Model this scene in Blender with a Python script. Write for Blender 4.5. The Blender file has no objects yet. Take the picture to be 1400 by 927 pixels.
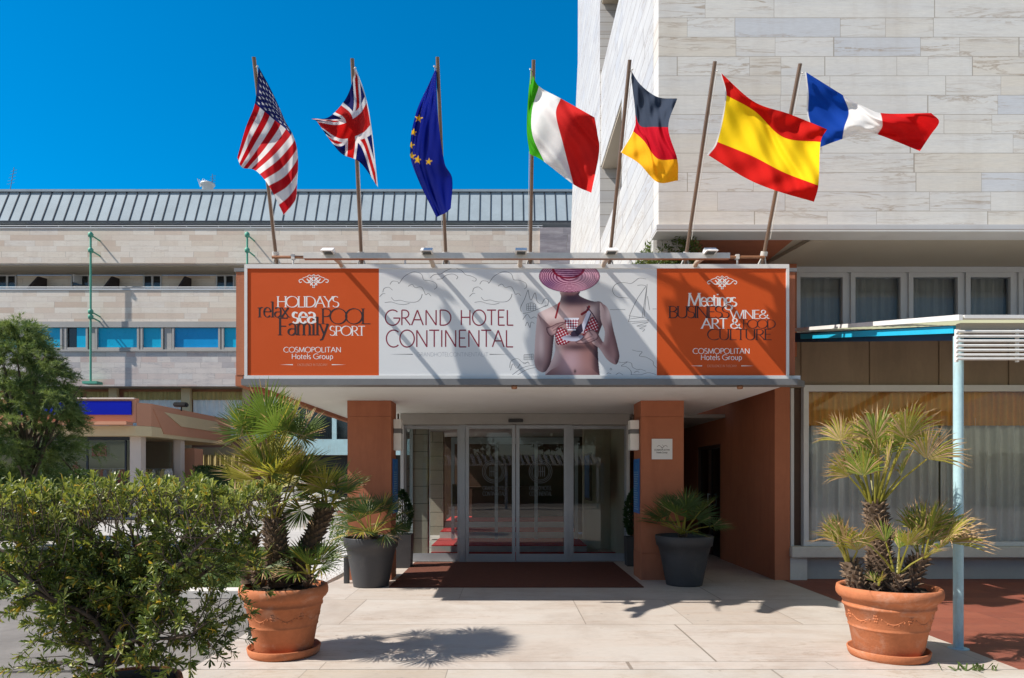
import bpy, bmesh, math, random
import numpy as np
from mathutils import Vector, Matrix, Quaternion
R = math.radians
rng = random.Random(7)
sc = bpy.context.scene
col = sc.collection
F = 933.0; CX = 692.0; CY = 650.0; EYE = 1.55   # lens and horizon of the photograph

def X(px, d): return (px - CX) * d / F
def Z(py, d): return EYE + (CY - py) * d / F
def P(px, py, d): return Vector((X(px, d), d, Z(py, d)))

# ---------------------------------------------------------------- materials
def srgb(r, g, b):
    f = lambda v: (v/255/12.92) if v/255 <= .04045 else ((v/255+.055)/1.055)**2.4
    return (f(r), f(g), f(b))

class NT:
    def __init__(s, name):
        s.m = bpy.data.materials.new(name); s.m.use_nodes = True
        s.t = s.m.node_tree; s.t.nodes.clear()
        s.out = s.t.nodes.new('ShaderNodeOutputMaterial')
    def n(s, typ, **kw):
        o = s.t.nodes.new(typ)
        for k, v in kw.items(): setattr(o, k, v)
        return o
    def put(s, inp, v):
        if v is None: return
        if hasattr(v, 'node'): s.t.links.new(v, inp)
        elif isinstance(v, (tuple, list)):
            v = tuple(v)
            if inp.type == 'RGBA' and len(v) == 3: v = v + (1,)
            inp.default_value = v
        else: inp.default_value = v
    def math(s, op, a, b=None, c=None, clamp=False):
        o = s.n('ShaderNodeMath', operation=op, use_clamp=clamp)
        s.put(o.inputs[0], a); s.put(o.inputs[1], b); s.put(o.inputs[2], c)
        return o.outputs[0]
    def coord(s, kind='Object'):
        return s.n('ShaderNodeTexCoord').outputs[kind]
    def sep(s, v):
        o = s.n('ShaderNodeSeparateXYZ'); s.put(o.inputs[0], v); return o.outputs
    def comb(s, x=0., y=0., z=0.):
        o = s.n('ShaderNodeCombineXYZ')
        s.put(o.inputs[0], x); s.put(o.inputs[1], y); s.put(o.inputs[2], z); return o.outputs[0]
    def noise(s, vec, scale, detail=4., rough=.55, dist=0.):
        o = s.n('ShaderNodeTexNoise'); s.put(o.inputs['Vector'], vec)
        o.inputs['Scale'].default_value = scale; o.inputs['Detail'].default_value = detail
        o.inputs['Roughness'].default_value = rough; o.inputs['Distortion'].default_value = dist
        return o.outputs['Fac']
    def white(s, vec):
        o = s.n('ShaderNodeTexWhiteNoise', noise_dimensions='3D'); s.put(o.inputs['Vector'], vec); return o.outputs
    def ramp(s, fac, stops, interp='LINEAR'):
        o = s.n('ShaderNodeValToRGB'); r = o.color_ramp; r.interpolation = interp
        while len(r.elements) < len(stops): r.elements.new(.5)
        for e, (p, c) in zip(r.elements, stops):
            e.position = p; e.color = (tuple(c) + (1,)) if len(c) == 3 else c
        s.put(o.inputs[0], fac); return o.outputs[0]
    def mix(s, fac, a, b, mode='MIX'):
        o = s.n('ShaderNodeMix', data_type='RGBA', blend_type=mode)
        s.put(o.inputs[0], fac); s.put(o.inputs[6], a); s.put(o.inputs[7], b); return o.outputs[2]
    def bump(s, h, strength=.3, dist=.01):
        o = s.n('ShaderNodeBump'); o.inputs['Strength'].default_value = strength
        o.inputs['Distance'].default_value = dist; s.put(o.inputs['Height'], h); return o.outputs[0]
    def bsdf(s, colr, rough=.6, normal=None, metal=0., spec=.5, **kw):
        o = s.n('ShaderNodeBsdfPrincipled'); s.put(o.inputs['Base Color'], colr); s.put(o.inputs['Roughness'], rough)
        o.inputs['Metallic'].default_value = metal; s.put(o.inputs['Normal'], normal)
        o.inputs['Specular IOR Level'].default_value = spec
        for k, v in kw.items(): s.put(o.inputs[k.replace('_', ' ')], v)
        return o.outputs[0]
    def done(s, shader):
        s.t.links.new(shader, s.out.inputs[0]); return s.m

def scale3(c, k): return tuple(min(1, v*k) for v in c)

def mat(name, c, rough=.6, var=.12, scale=3., bump=.0, bscale=60., metal=0., spec=.4, stain=None, samt=.5, sscale=(1.5,1.5,1.5), slo=.52):
    t = NT(name); co = t.coord()
    n1 = t.noise(co, scale, 6); n2 = t.noise(co, scale*9, 3)
    f = t.math('ADD', t.math('MULTIPLY', n1, .7), t.math('MULTIPLY', n2, .3))
    cc = t.ramp(f, [(.3, scale3(c, 1-var)), (.7, scale3(c, 1+var))])
    if stain:
        sx, sy, sz = t.sep(co)
        sv = t.comb(t.math('MULTIPLY', sx, sscale[0]), t.math('MULTIPLY', sy, sscale[1]), t.math('MULTIPLY', sz, sscale[2]))
        sn = t.noise(sv, 1., 8, .68, .4)
        cc = t.mix(t.math('MULTIPLY', t.ramp(sn, [(slo, (0,0,0)), (slo+.16, (1,1,1))]), samt), cc, stain)
    nm = t.bump(t.noise(co, bscale, 4), bump, .006) if bump else None
    rr = t.math('ADD', t.math('MULTIPLY', n2, .2), rough-.1, clamp=True)
    return t.done(t.bsdf(cc, rr, nm, metal, spec))

def panel_mat(name, axis, w, h, stops, vein, vein_amt=.5, joint=.004, jcol=(.25,.22,.18), gloss=.45, off=0., stretch=(1., 6.), cloudc=None):
    """stone slabs: every slab gets a tone of its own, sawn veins along it, thin joints"""
    t = NT(name); co = t.coord('Object'); x, y, z = t.sep(co)
    u = x if axis == 'x' else y; v = z if axis != 'top' else y
    if axis == 'top': u = x
    row = t.math('FLOOR', t.math('DIVIDE', t.math('ADD', v, off), h))
    rr = t.white(t.comb(row, 3.7, 1.3))[0]
    wr = t.math('MULTIPLY', w, t.math('ADD', .65, t.math('MULTIPLY', t.white(t.comb(row, 9.1, 4.4))[0], .8)))
    q = t.math('DIVIDE', t.math('ADD', u, t.math('MULTIPLY', rr, w*7)), wr)
    # uneven slab lengths within a row
    q2 = t.math('ADD', q, t.math('MULTIPLY', t.math('SINE', t.math('ADD', t.math('MULTIPLY', q, 2.1), t.math('MULTIPLY', rr, 40.))), .3))
    colm = t.math('FLOOR', q2)
    idv = t.comb(row, colm, 5.5)
    wn = t.white(idv)
    fu = t.math('FRACT', q2); fv = t.math('FRACT', t.math('DIVIDE', t.math('ADD', v, off), h))
    du = t.math('MULTIPLY', t.math('MINIMUM', fu, t.math('SUBTRACT', 1., fu)), wr)
    dv = t.math('MULTIPLY', t.math('MINIMUM', fv, t.math('SUBTRACT', 1., fv)), h)
    jd = t.math('MINIMUM', du, dv)
    jm = t.math('LESS_THAN', jd, joint)
    base = t.ramp(wn[0], stops)
    sh = t.math('MULTIPLY', wn[0], 37.)
    vv = t.comb(t.math('ADD', t.math('MULTIPLY', u, stretch[0]), sh), t.math('ADD', t.math('MULTIPLY', v, stretch[1]), sh), sh)
    n = t.noise(vv, 1.6, 9, .62, .6)
    vm = t.ramp(n, [(.47, (0,0,0)), (.5, (1,1,1)), (.53, (0,0,0))])
    n2 = t.noise(vv, .55, 5, .6)
    vs = t.math('MULTIPLY', t.math('MULTIPLY', vm, t.ramp(n2, [(.46, (.06,.06,.06)), (.62, (1,1,1))])), vein_amt)
    c = t.mix(t.math('MULTIPLY', t.ramp(t.noise(vv, 1.1, 6, .65), [(.40, (0,0,0)), (.66, (1,1,1))]), .34), base, cloudc or scale3(vein, 1.5))
    gr = t.noise(t.comb(t.math('MULTIPLY', u, 9.), t.math('MULTIPLY', v, 60.), sh), 1., 5, .7)
    c = t.mix(.18, c, t.ramp(gr, [(.3, (.25,.23,.21)), (.7, (1,1,1))]), 'MULTIPLY')
    c = t.mix(vs, c, vein)
    c = t.mix(t.math('MULTIPLY', t.noise(co, .35, 5), .25), c, scale3(vein, .9))
    c = t.mix(t.math('MULTIPLY', jm, .85), c, jcol)
    if axis == 'top':
        c = t.mix(t.math('MULTIPLY', t.ramp(t.noise(co, .8, 9, .7, .5), [(.47, (0,0,0)), (.68, (1,1,1))]), .5), c, scale3(vein, .85))
        c = t.mix(t.math('MULTIPLY', t.ramp(t.noise(co, 7., 6, .7, .3), [(.60, (0,0,0)), (.72, (1,1,1))]), .35), c, scale3(vein, .6))
        vo = t.n('ShaderNodeTexVoronoi'); t.put(vo.inputs['Vector'], co); vo.inputs['Scale'].default_value = 3.1
        c = t.mix(t.math('MULTIPLY', t.ramp(vo.outputs['Distance'], [(.035, (1,1,1)), (.06, (0,0,0))]), t.math('MULTIPLY', t.math('GREATER_THAN', t.noise(co, 1.7, 1), .52), .55)), c, (.14,.12,.10))
    else:
        sx, sy, sz = t.sep(co)
        c = t.mix(t.math('MULTIPLY', t.ramp(t.noise(t.comb(t.math('MULTIPLY', sx, 1.6), t.math('MULTIPLY', sy, 1.6), t.math('MULTIPLY', sz, .25)), 1., 7, .65), [(.5, (0,0,0)), (.72, (1,1,1))]), .22), c, scale3(vein, .9))
    hgt = t.math('ADD', t.math('MULTIPLY', t.math('MINIMUM', jd, joint*2), 60.), t.math('ADD', t.math('MULTIPLY', n, .25), t.math('MULTIPLY', wn[0], .25)))
    return t.done(t.bsdf(c, gloss, t.bump(hgt, .07, .01)))

def glass_mat(name, tint=(.82,.9,.9), ior=1.6, trans=.9):
    t = NT(name)
    fr = t.n('ShaderNodeFresnel'); fr.inputs[0].default_value = ior
    tr = t.n('ShaderNodeBsdfTransparent'); t.put(tr.inputs[0], scale3(tint, trans))
    gl = t.n('ShaderNodeBsdfGlossy'); gl.inputs['Roughness'].default_value = .015
    nz = t.noise(t.coord(), 1.3, 2); t.put(gl.inputs['Normal'], t.bump(nz, .04, .02))
    mx = t.n('ShaderNodeMixShader'); t.put(mx.inputs[0], t.math('MULTIPLY', fr.outputs[0], 1.25, clamp=True))
    t.t.links.new(tr.outputs[0], mx.inputs[1]); t.t.links.new(gl.outputs[0], mx.inputs[2])
    return t.done(mx.outputs[0])

def leaf_mat(name, c1, c2, transl=.35, rough=.45, scale=18.):
    t = NT(name); co = t.coord()
    f = t.noise(co, scale, 3); f2 = t.noise(co, 2.3, 2)
    c = t.ramp(t.math('ADD', t.math('MULTIPLY', f, .6), t.math('MULTIPLY', f2, .4)), [(.35, c1), (.65, c2)])
    p = t.bsdf(c, rough, spec=.35)
    tl = t.n('ShaderNodeBsdfTranslucent'); t.put(tl.inputs[0], t.mix(.5, c, (c2[0]*1.4, c2[1]*1.5, c2[2]*.6)))
    mx = t.n('ShaderNodeMixShader'); mx.inputs[0].default_value = transl
    t.t.links.new(p, mx.inputs[1]); t.t.links.new(tl.outputs[0], mx.inputs[2])
    return t.done(mx.outputs[0])

def print_mat(name, rough=.5, cloth=False):
    t = NT(name); a = t.n('ShaderNodeAttribute', attribute_name='ink')
    p = t.bsdf(a.outputs['Color'], rough, spec=.25)
    if not cloth: return t.done(p)
    x, y, z = t.sep(t.coord())
    p = t.bsdf(a.outputs['Color'], .85, t.bump(t.noise(t.coord(), 9., 4), .12, .02), spec=.15)
    tl = t.n('ShaderNodeBsdfTranslucent'); t.put(tl.inputs[0], a.outputs['Color'])
    mx = t.n('ShaderNodeMixShader'); mx.inputs[0].default_value = .4
    t.t.links.new(p, mx.inputs[1]); t.t.links.new(tl.outputs[0], mx.inputs[2])
    return t.done(mx.outputs[0])

M = {}
M['tower_front'] = panel_mat('tower_marble_front', 'x', .95, .245,
    [(0, (.74,.76,.79)), (.06, (.80,.80,.80)), (.14, (.88,.85,.79)), (.5, (.89,.87,.82)), (.88, (.85,.79,.69)), (1, (.89,.87,.83))], (.40,.29,.19), .8, .0035, (.38,.32,.26), stretch=(.55, 5.), cloudc=(.66,.69,.74))
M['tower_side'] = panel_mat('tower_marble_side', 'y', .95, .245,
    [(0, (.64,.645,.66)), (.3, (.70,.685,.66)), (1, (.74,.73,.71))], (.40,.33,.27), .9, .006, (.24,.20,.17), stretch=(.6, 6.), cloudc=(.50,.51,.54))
M['wing_stone'] = panel_mat('wing_travertine', 'x', 1.25, .27,
    [(0, (.68,.52,.41)), (.15, (.78,.66,.54)), (.45, (.88,.80,.71)), (.7, (.87,.78,.67)), (.9, (.74,.59,.48)), (1, (.84,.78,.71))], (.52,.42,.34), .6, .004, (.42,.36,.31), off=.05)
M['wing_stone_dark'] = panel_mat('wing_veined_marble', 'x', 1.0, .27,
    [(0, (.66,.42,.35)), (.12, (.72,.58,.52)), (.4, (.80,.72,.67)), (.85, (.78,.69,.63)), (.95, (.48,.44,.45)), (1, (.80,.75,.71))], (.34,.31,.32), .8, .004, (.36,.31,.28))
M['wing_grey_marble'] = panel_mat('grey_violet_marble', 'x', 1.4, .4,
    [(0, (.22,.19,.21)), (.5, (.30,.25,.27)), (1, (.36,.31,.32))], (.5,.46,.46), .7)
M['pier_stone'] = panel_mat('beige_stone_block', 'x', 3., .335, [(0, (.40,.34,.27)), (1, (.48,.42,.34))], (.33,.28,.22), .5, .006, (.03,.03,.03))
M['pave'] = panel_mat('travertine_pavement', 'top', 1.9, 1.42,
    [(0, (.50,.445,.395)), (.3, (.57,.52,.475)), (.6, (.60,.555,.51)), (1, (.55,.50,.45))], (.36,.28,.225), .85, .0055, (.20,.165,.135), .5, off=.0, stretch=(1.0, 5.))
M['kerbstone'] = panel_mat('kerb_slabs', 'top', 1.5, .9, [(0, (.47,.40,.33)), (.5, (.58,.55,.51)), (1, (.50,.43,.35))], (.38,.31,.24), .7, .005, (.22,.19,.16), .5, off=.5, stretch=(1.5, 3.))
M['bounce_paving'] = panel_mat('pale_bounce_paving', 'top', .8, .8, [(0, (.42,.38,.33)), (1, (.56,.52,.47))], (.36,.30,.24), .6, .006, (.2,.18,.16), .6)
M['redpave'] = panel_mat('red_paving', 'top', .62, .31, [(0, (.22,.062,.038)), (.5, (.26,.075,.045)), (1, (.30,.092,.055))], (.16,.05,.035), .6, .003, (.13,.05,.035), .6, stretch=(2,2))
M['asphalt'] = mat('asphalt', (.20,.185,.172), .92, .22, 1.4, .8, 110, spec=.2, stain=(.12,.11,.105), samt=.6, sscale=(.9,.9,1), slo=.5)
M['drive'] = mat('pale_driveway', (.42,.40,.38), .85, .14, .8, .3, 90)
M['gravel'] = mat('white_gravel', (.50,.49,.48), .9, .35, 26., 1., 70)
M['kerb'] = mat('kerb_concrete', (.58,.55,.51), .8, .14, 2., .3, 60)
M['grass'] = leaf_mat('grass', (.06,.10,.022), (.11,.16,.04), .25, .6, 3.)
M['orange_wall'] = mat('terracotta_render', (.41,.150,.082), .82, .13, .9, .5, 90, spec=.2, stain=(.30,.105,.06), samt=.45, sscale=(5.,5.,.7), slo=.5)
M['orange_sign'] = mat('orange_vinyl', (.58,.088,.018), .5, .03, .6, spec=.15)
M['white_sign'] = mat('white_vinyl', (.72,.73,.74), .5, .015, .6, spec=.2)
M['frame_white'] = mat('white_aluminium', (.70,.69,.67), .35, .06, 2., spec=.5)
M['soffit'] = mat('white_soffit', (.84,.84,.85), .8, .04, .7, .1, 60, stain=(.66,.64,.61), samt=.35, sscale=(.8,.5,1))
M['lip_grey'] = mat('grey_flashing', (.17,.17,.175), .5, .1, 2.)
M['ink_white'] = mat('white_ink', (.80,.79,.78), .45, .02)
M['ink_dark'] = mat('dark_ink', (.035,.016,.015), .45, .05)
M['ink_maroon'] = mat('maroon_ink', (.235,.02,.045), .45, .05)
M['ink_grey'] = mat('grey_ink', (.42,.44,.47), .45, .05)
M['ink_pencil'] = mat('pencil_ink', (.16,.16,.17), .45, .08)
M['ink_pale'] = mat('pale_orange_ink', (.72,.36,.25), .45, .03)
M['steel_brown'] = mat('bronze_tube', (.21,.14,.10), .42, .18, 3., metal=.35)
M['copper'] = mat('copper_conduit', (.34,.16,.085), .45, .2, 2., metal=.3)
M['galv'] = mat('galvanised_steel', (.60,.58,.55), .5, .12, 5., metal=.1)
M['lamp_white'] = mat('white_lamp_housing', (.82,.81,.79), .35, .03)
M['tan_paint'] = mat('tan_painted_arm', (.48,.38,.29), .5, .12)
M['alu'] = mat('brushed_aluminium', (.36,.38,.41), .36, .07, 4., metal=.35)
M['alu_white'] = mat('pale_window_frame', (.56,.57,.59), .42, .06, 2.)
M['glass'] = glass_mat('clear_glass')
M['glass_shop'] = glass_mat('shop_glass', (.94,.96,.96), 1.55, .96)
M['glass_blue'] = mat('sky_reflection_curtained_glass', (.001,.40,.66), .3, .08, .5, spec=.35)  # reflected sky painted into the pane colour, along with the curtain blue
M['glass_deep'] = mat('deep_blue_glass', (.001,.27,.60), .3, .12, .5, spec=.35)  # deeper pane blue, the reflected sky again part of the colour
M['dark'] = mat('dark_interior', (.018,.017,.017), .6, .2)
M['glass_dark'] = mat('dark_window_glass', (.015,.018,.022), .08, .2, spec=.7)
M['concrete'] = mat('grey_concrete', (.40,.385,.37), .8, .08, 1.5, .2, 40)
M['brown_panel'] = mat('brown_grey_panel', (.25,.19,.135), .75, .12, 1.6, .15, 30, stain=(.19,.14,.10), samt=.6, sscale=(3,3,.8), slo=.46)
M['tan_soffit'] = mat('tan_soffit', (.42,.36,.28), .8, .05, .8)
M['beige'] = mat('beige_render', (.68,.54,.33), .8, .06, .8)
M['salmon'] = mat('salmon_render', (.60,.285,.175), .75, .06, .8)
M['cream_col'] = mat('cream_column', (.66,.56,.50), .7, .05)
M['curtain_grey'] = mat('grey_curtain', (.42,.42,.40), .9, .08, 3.)
M['curtain_pale'] = mat('pale_curtain', (.90,.91,.90), .9, .08, 3.)
M['curtain_ochre'] = mat('ochre_valance', (.88,.44,.11), .9, .15, 4.)
M['curtain_yellow'] = mat('yellow_curtain', (.50,.40,.17), .9, .12, 4.)
M['roof_metal'] = mat('blue_grey_roof_metal', (.31,.37,.415), .72, .14, .7, spec=.15)
M['seam'] = mat('dark_roof_seam', (.055,.065,.08), .7, .1, spec=.1)
M['green_paint'] = mat('teal_green_paint', (.10,.38,.27), .5, .15, 3.)
M['divider'] = mat('dark_brown_screen', (.035,.024,.026), .6, .15)
M['terracotta'] = mat('terracotta', (.47,.165,.075), .85, .2, 4., .35, 60, spec=.2, stain=(.62,.40,.30), samt=.42, sscale=(4.5,4.5,6.), slo=.54)
M['soil'] = mat('dark_soil', (.045,.032,.022), .95, .4, 25., .8, 60)
M['plastic_grey'] = mat('anthracite_plastic', (.048,.047,.050), .55, .15, 3., .08, 200, stain=(.11,.10,.095), samt=.4, sscale=(3,3,2), slo=.53)
M['bollard'] = mat('grey_bollard_paint', (.085,.095,.11), .5, .12)
M['mat_brown'] = mat('brown_coir_mat', (.115,.036,.020), .95, .18, 12., .8, 220)
M['carpet'] = mat('red_carpet', (.48,.028,.028), .95, .14, 8., .4, 150)
M['cream_wall'] = mat('cream_wall', (.56,.50,.38), .7, .05, 1.)
M['timber_dark'] = mat('dark_timber', (.07,.035,.022), .5, .2, 3.)
M['brass'] = mat('brass', (.55,.38,.12), .3, .1, metal=.9)
M['blue_sign'] = mat('blue_notice', (.01,.13,.42), .4, .05)
M['blue_fascia'] = mat('royal_blue_fascia', (.002,.012,.38), .5, .06, spec=.1)
M['cyan_paint'] = mat('cyan_paint', (.02,.42,.66), .45, .08)
M['pale_blue'] = mat('pale_blue_paint', (.40,.58,.62), .5, .12, 5., stain=(.30,.30,.26), samt=.55, sscale=(9,9,2.2), slo=.53)
M['awning_white'] = mat('white_slat_paint', (.72,.71,.69), .5, .1, 4.)
M['awning_navy'] = mat('navy_underside', (.012,.06,.13), .5, .1)
M['red'] = mat('red_cloth', (.38,.02,.02), .8, .1)
M['white_cloth'] = mat('white_cloth', (.65,.63,.60), .85, .1)
M['blue_cloth'] = mat('blue_cloth', (.09,.15,.28), .85, .1)
M['khaki_wall'] = mat('khaki_wall', (.30,.31,.22), .8, .06)
M['bark'] = mat('grey_brown_bark', (.10,.075,.058), .9, .3, 9., .8, 40)
M['palm_bark'] = mat('palm_fibre', (.085,.055,.036), .95, .4, 22., .9, 60)
M['palm_stub'] = mat('palm_leaf_base', (.17,.115,.075), .9, .35, 18., .6, 60)
M['lf_green'] = leaf_mat('fan_leaf_green', (.075,.125,.022), (.15,.21,.045))
M['lf_yellow'] = leaf_mat('fan_leaf_yellow', (.26,.25,.035), (.42,.36,.07))
M['lf_dry'] = leaf_mat('fan_leaf_dry', (.36,.22,.11), (.55,.38,.21), .2, .7)
M['lf_bright'] = leaf_mat('fan_leaf_bright', (.14,.20,.03), (.27,.33,.06))
M['lf_dark'] = leaf_mat('fan_leaf_dark', (.045,.085,.022), (.09,.14,.045))
M['lf_grey'] = leaf_mat('fan_leaf_bluish', (.085,.125,.055), (.15,.19,.085))
M['sh_green'] = leaf_mat('shrub_leaf', (.068,.105,.024), (.125,.165,.038), .3, .38)
M['sh_lime'] = leaf_mat('shrub_new_leaf', (.175,.205,.040), (.31,.325,.075), .32, .38)
M['sh_yellow'] = leaf_mat('shrub_yellow_leaf', (.42,.28,.03), (.60,.40,.05), .3, .45)
M['sh_brown'] = leaf_mat('shrub_brown_leaf', (.20,.09,.03), (.30,.15,.05), .2, .6)
M['hedge'] = leaf_mat('hedge_leaf', (.028,.060,.014), (.065,.11,.025), .25, .45)
M['tam1'] = leaf_mat('tamarisk_foliage', (.12,.18,.055), (.23,.28,.10), .35, .6)
M['tam2'] = leaf_mat('tamarisk_foliage_dark', (.075,.13,.045), (.14,.20,.075), .3, .6)
M['topiary'] = leaf_mat('topiary_leaf', (.022,.055,.02), (.05,.10,.03), .25, .5)
M['flower'] = mat('red_petal', (.6,.02,.015), .6, .2)
M['wicker'] = mat('white_wicker', (.66,.64,.60), .7, .1, 20.)
M['cushion'] = mat('dark_cushion', (.06,.05,.055), .9, .1)
M['awning_sheet'] = leaf_mat('translucent_awning_sheet', (.66,.67,.68), (.74,.75,.76), .4, .6, 3.)
M['aerial'] = mat('weathered_aerial', (.14,.14,.15), .6, .2)
M['print'] = print_mat('printed_vinyl', .45)
M['cloth'] = print_mat('flag_cloth', .8, True)
M['etch'] = mat('etched_glass', (.13,.14,.15), .7, .05)

# ---------------------------------------------------------------- mesh helpers
class MB:
    """collects shapes, then becomes ONE mesh object"""
    def __init__(s): s.v = []; s.f = []; s.mi = []; s.sm = []
    def add(s, vs, fs, mi=0, smooth=False):
        b = len(s.v); s.v += [tuple(v) for v in vs]
        for f in fs: s.f.append(tuple(i+b for i in f)); s.mi.append(mi); s.sm.append(smooth)
    def box(s, x0, x1, y0, y1, z0, z1, mi=0, bev=0.):
        if bev <= 0:
            vs = [(x,y,z) for x in (x0,x1) for y in (y0,y1) for z in (z0,z1)]
            s.add(vs, [(0,1,3,2),(4,6,7,5),(0,4,5,1),(2,3,7,6),(0,2,6,4),(1,5,7,3)], mi)
        else:
            bm = bmesh.new(); bmesh.ops.create_cube(bm, size=1)
            for v in bm.verts: v.co = Vector(((x0+x1)/2+v.co.x*(x1-x0), (y0+y1)/2+v.co.y*(y1-y0), (z0+z1)/2+v.co.z*(z1-z0)))
            bmesh.ops.bevel(bm, geom=bm.edges[:], offset=bev, segments=2, affect='EDGES')
            bm.verts.index_update()
            s.add([v.co for v in bm.verts], [[v.index for v in f.verts] for f in bm.faces], mi); bm.free()
        return s
    def prism(s, pts, axis, a0, a1, mi=0):
        """polygon pts in the two other axes, extruded along axis"""
        n = len(pts)
        def mk(p, a): return {'x': (a,p[0],p[1]), 'y': (p[0],a,p[1]), 'z': (p[0],p[1],a)}[axis]
        vs = [mk(p,a0) for p in pts] + [mk(p,a1) for p in pts]
        fs = [tuple(range(n))[::-1], tuple(range(n,2*n))] + [(i,(i+1)%n,n+(i+1)%n,n+i) for i in range(n)]
        s.add(vs, fs, mi); return s
    def quad(s, a, b, c, d, mi=0): s.add([a,b,c,d], [(0,1,2,3)], mi); return s
    def tube(s, pts, r, seg=8, mi=0, caps=True, smooth=True):
        pts = [Vector(p) for p in pts]; n = len(pts)
        rs = r if isinstance(r, (list,tuple)) else [r]*n
        vs = []; up = None
        for i, p in enumerate(pts):
            t = (pts[min(i+1,n-1)] - pts[max(i-1,0)]).normalized()
            if up is None:
                up = t.orthogonal().normalized()
            else:
                up = (up - t*up.dot(t))
                up = up.normalized() if up.length > 1e-6 else t.orthogonal().normalized()
            w = t.cross(up)
            for k in range(seg):
                a = 2*math.pi*k/seg
                vs.append(p + (up*math.cos(a)+w*math.sin(a))*rs[i])
        fs = [(i*seg+k, i*seg+(k+1)%seg, (i+1)*seg+(k+1)%seg, (i+1)*seg+k) for i in range(n-1) for k in range(seg)]
        s.add(vs, fs, mi, smooth)
        if caps:
            s.add(vs[:seg], [tuple(range(seg))[::-1]], mi); s.add(vs[-seg:], [tuple(range(seg))], mi)
        return s
    def lathe(s, prof, c=(0,0,0), seg=48, mi=0, wob=None):
        n = len(prof); vs = []
        for r, z in prof:
            for k in range(seg):
                a = 2*math.pi*k/seg; rr = r*(1+(wob(a, z) if wob else 0))
                vs.append((c[0]+rr*math.cos(a), c[1]+rr*math.sin(a), c[2]+z))
        fs = [(i*seg+k, i*seg+(k+1)%seg, (i+1)*seg+(k+1)%seg, (i+1)*seg+k) for i in range(n-1) for k in range(seg)]
        s.add(vs, fs, mi, True); return s
    def build(s, name, mats, parent=None, loc=None):
        me = bpy.data.meshes.new(name); me.from_pydata(s.v, [], s.f)
        if not isinstance(mats, (list,tuple)): mats = [mats]
        for m in mats: me.materials.append(m)
        me.polygons.foreach_set('material_index', s.mi); me.polygons.foreach_set('use_smooth', s.sm)
        me.update(); o = bpy.data.objects.new(name, me); col.objects.link(o)
        if parent is not None: o.parent = parent; o.matrix_parent_inverse = Matrix.Translation(-parent.location)
        if loc is not None: o.location = loc
        return o

def tag(o, label=None, cat=None, group=None, kind=None):
    if label: o['label'] = label
    if cat: o['category'] = cat
    if group: o['group'] = group
    if kind: o['kind'] = kind
    return o
def thing(name, label, cat, loc=(0,0,0), group=None):
    o = bpy.data.objects.new(name, None); o.empty_display_size = .1; col.objects.link(o); o.location = loc
    return tag(o, label, cat, group)
def bx(name, m, parent, *b, bev=0.): return MB().box(*b, bev=bev).build(name, m, parent)
def struct(o): o['kind'] = 'structure'; return o
def copy_tree(o, parent=None):
    c = o.copy(); col.objects.link(c)
    if parent: c.parent = parent
    for ch in list(o.children): copy_tree(ch, c)
    return c
def smooth_curve(pts, k=6):
    out = []; n = len(pts)
    for i in range(n-1):
        p0 = pts[max(i-1,0)]; p1 = pts[i]; p2 = pts[i+1]; p3 = pts[min(i+2,n-1)]
        for j in range(k):
            t = j/k; t2 = t*t; t3 = t2*t
            out.append(tuple(.5*((2*p1[a])+(-p0[a]+p2[a])*t+(2*p0[a]-5*p1[a]+4*p2[a]-p3[a])*t2+(-p0[a]+3*p1[a]-3*p2[a]+p3[a])*t3) for a in range(len(p1))))
    out.append(tuple(pts[-1])); return out

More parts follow.
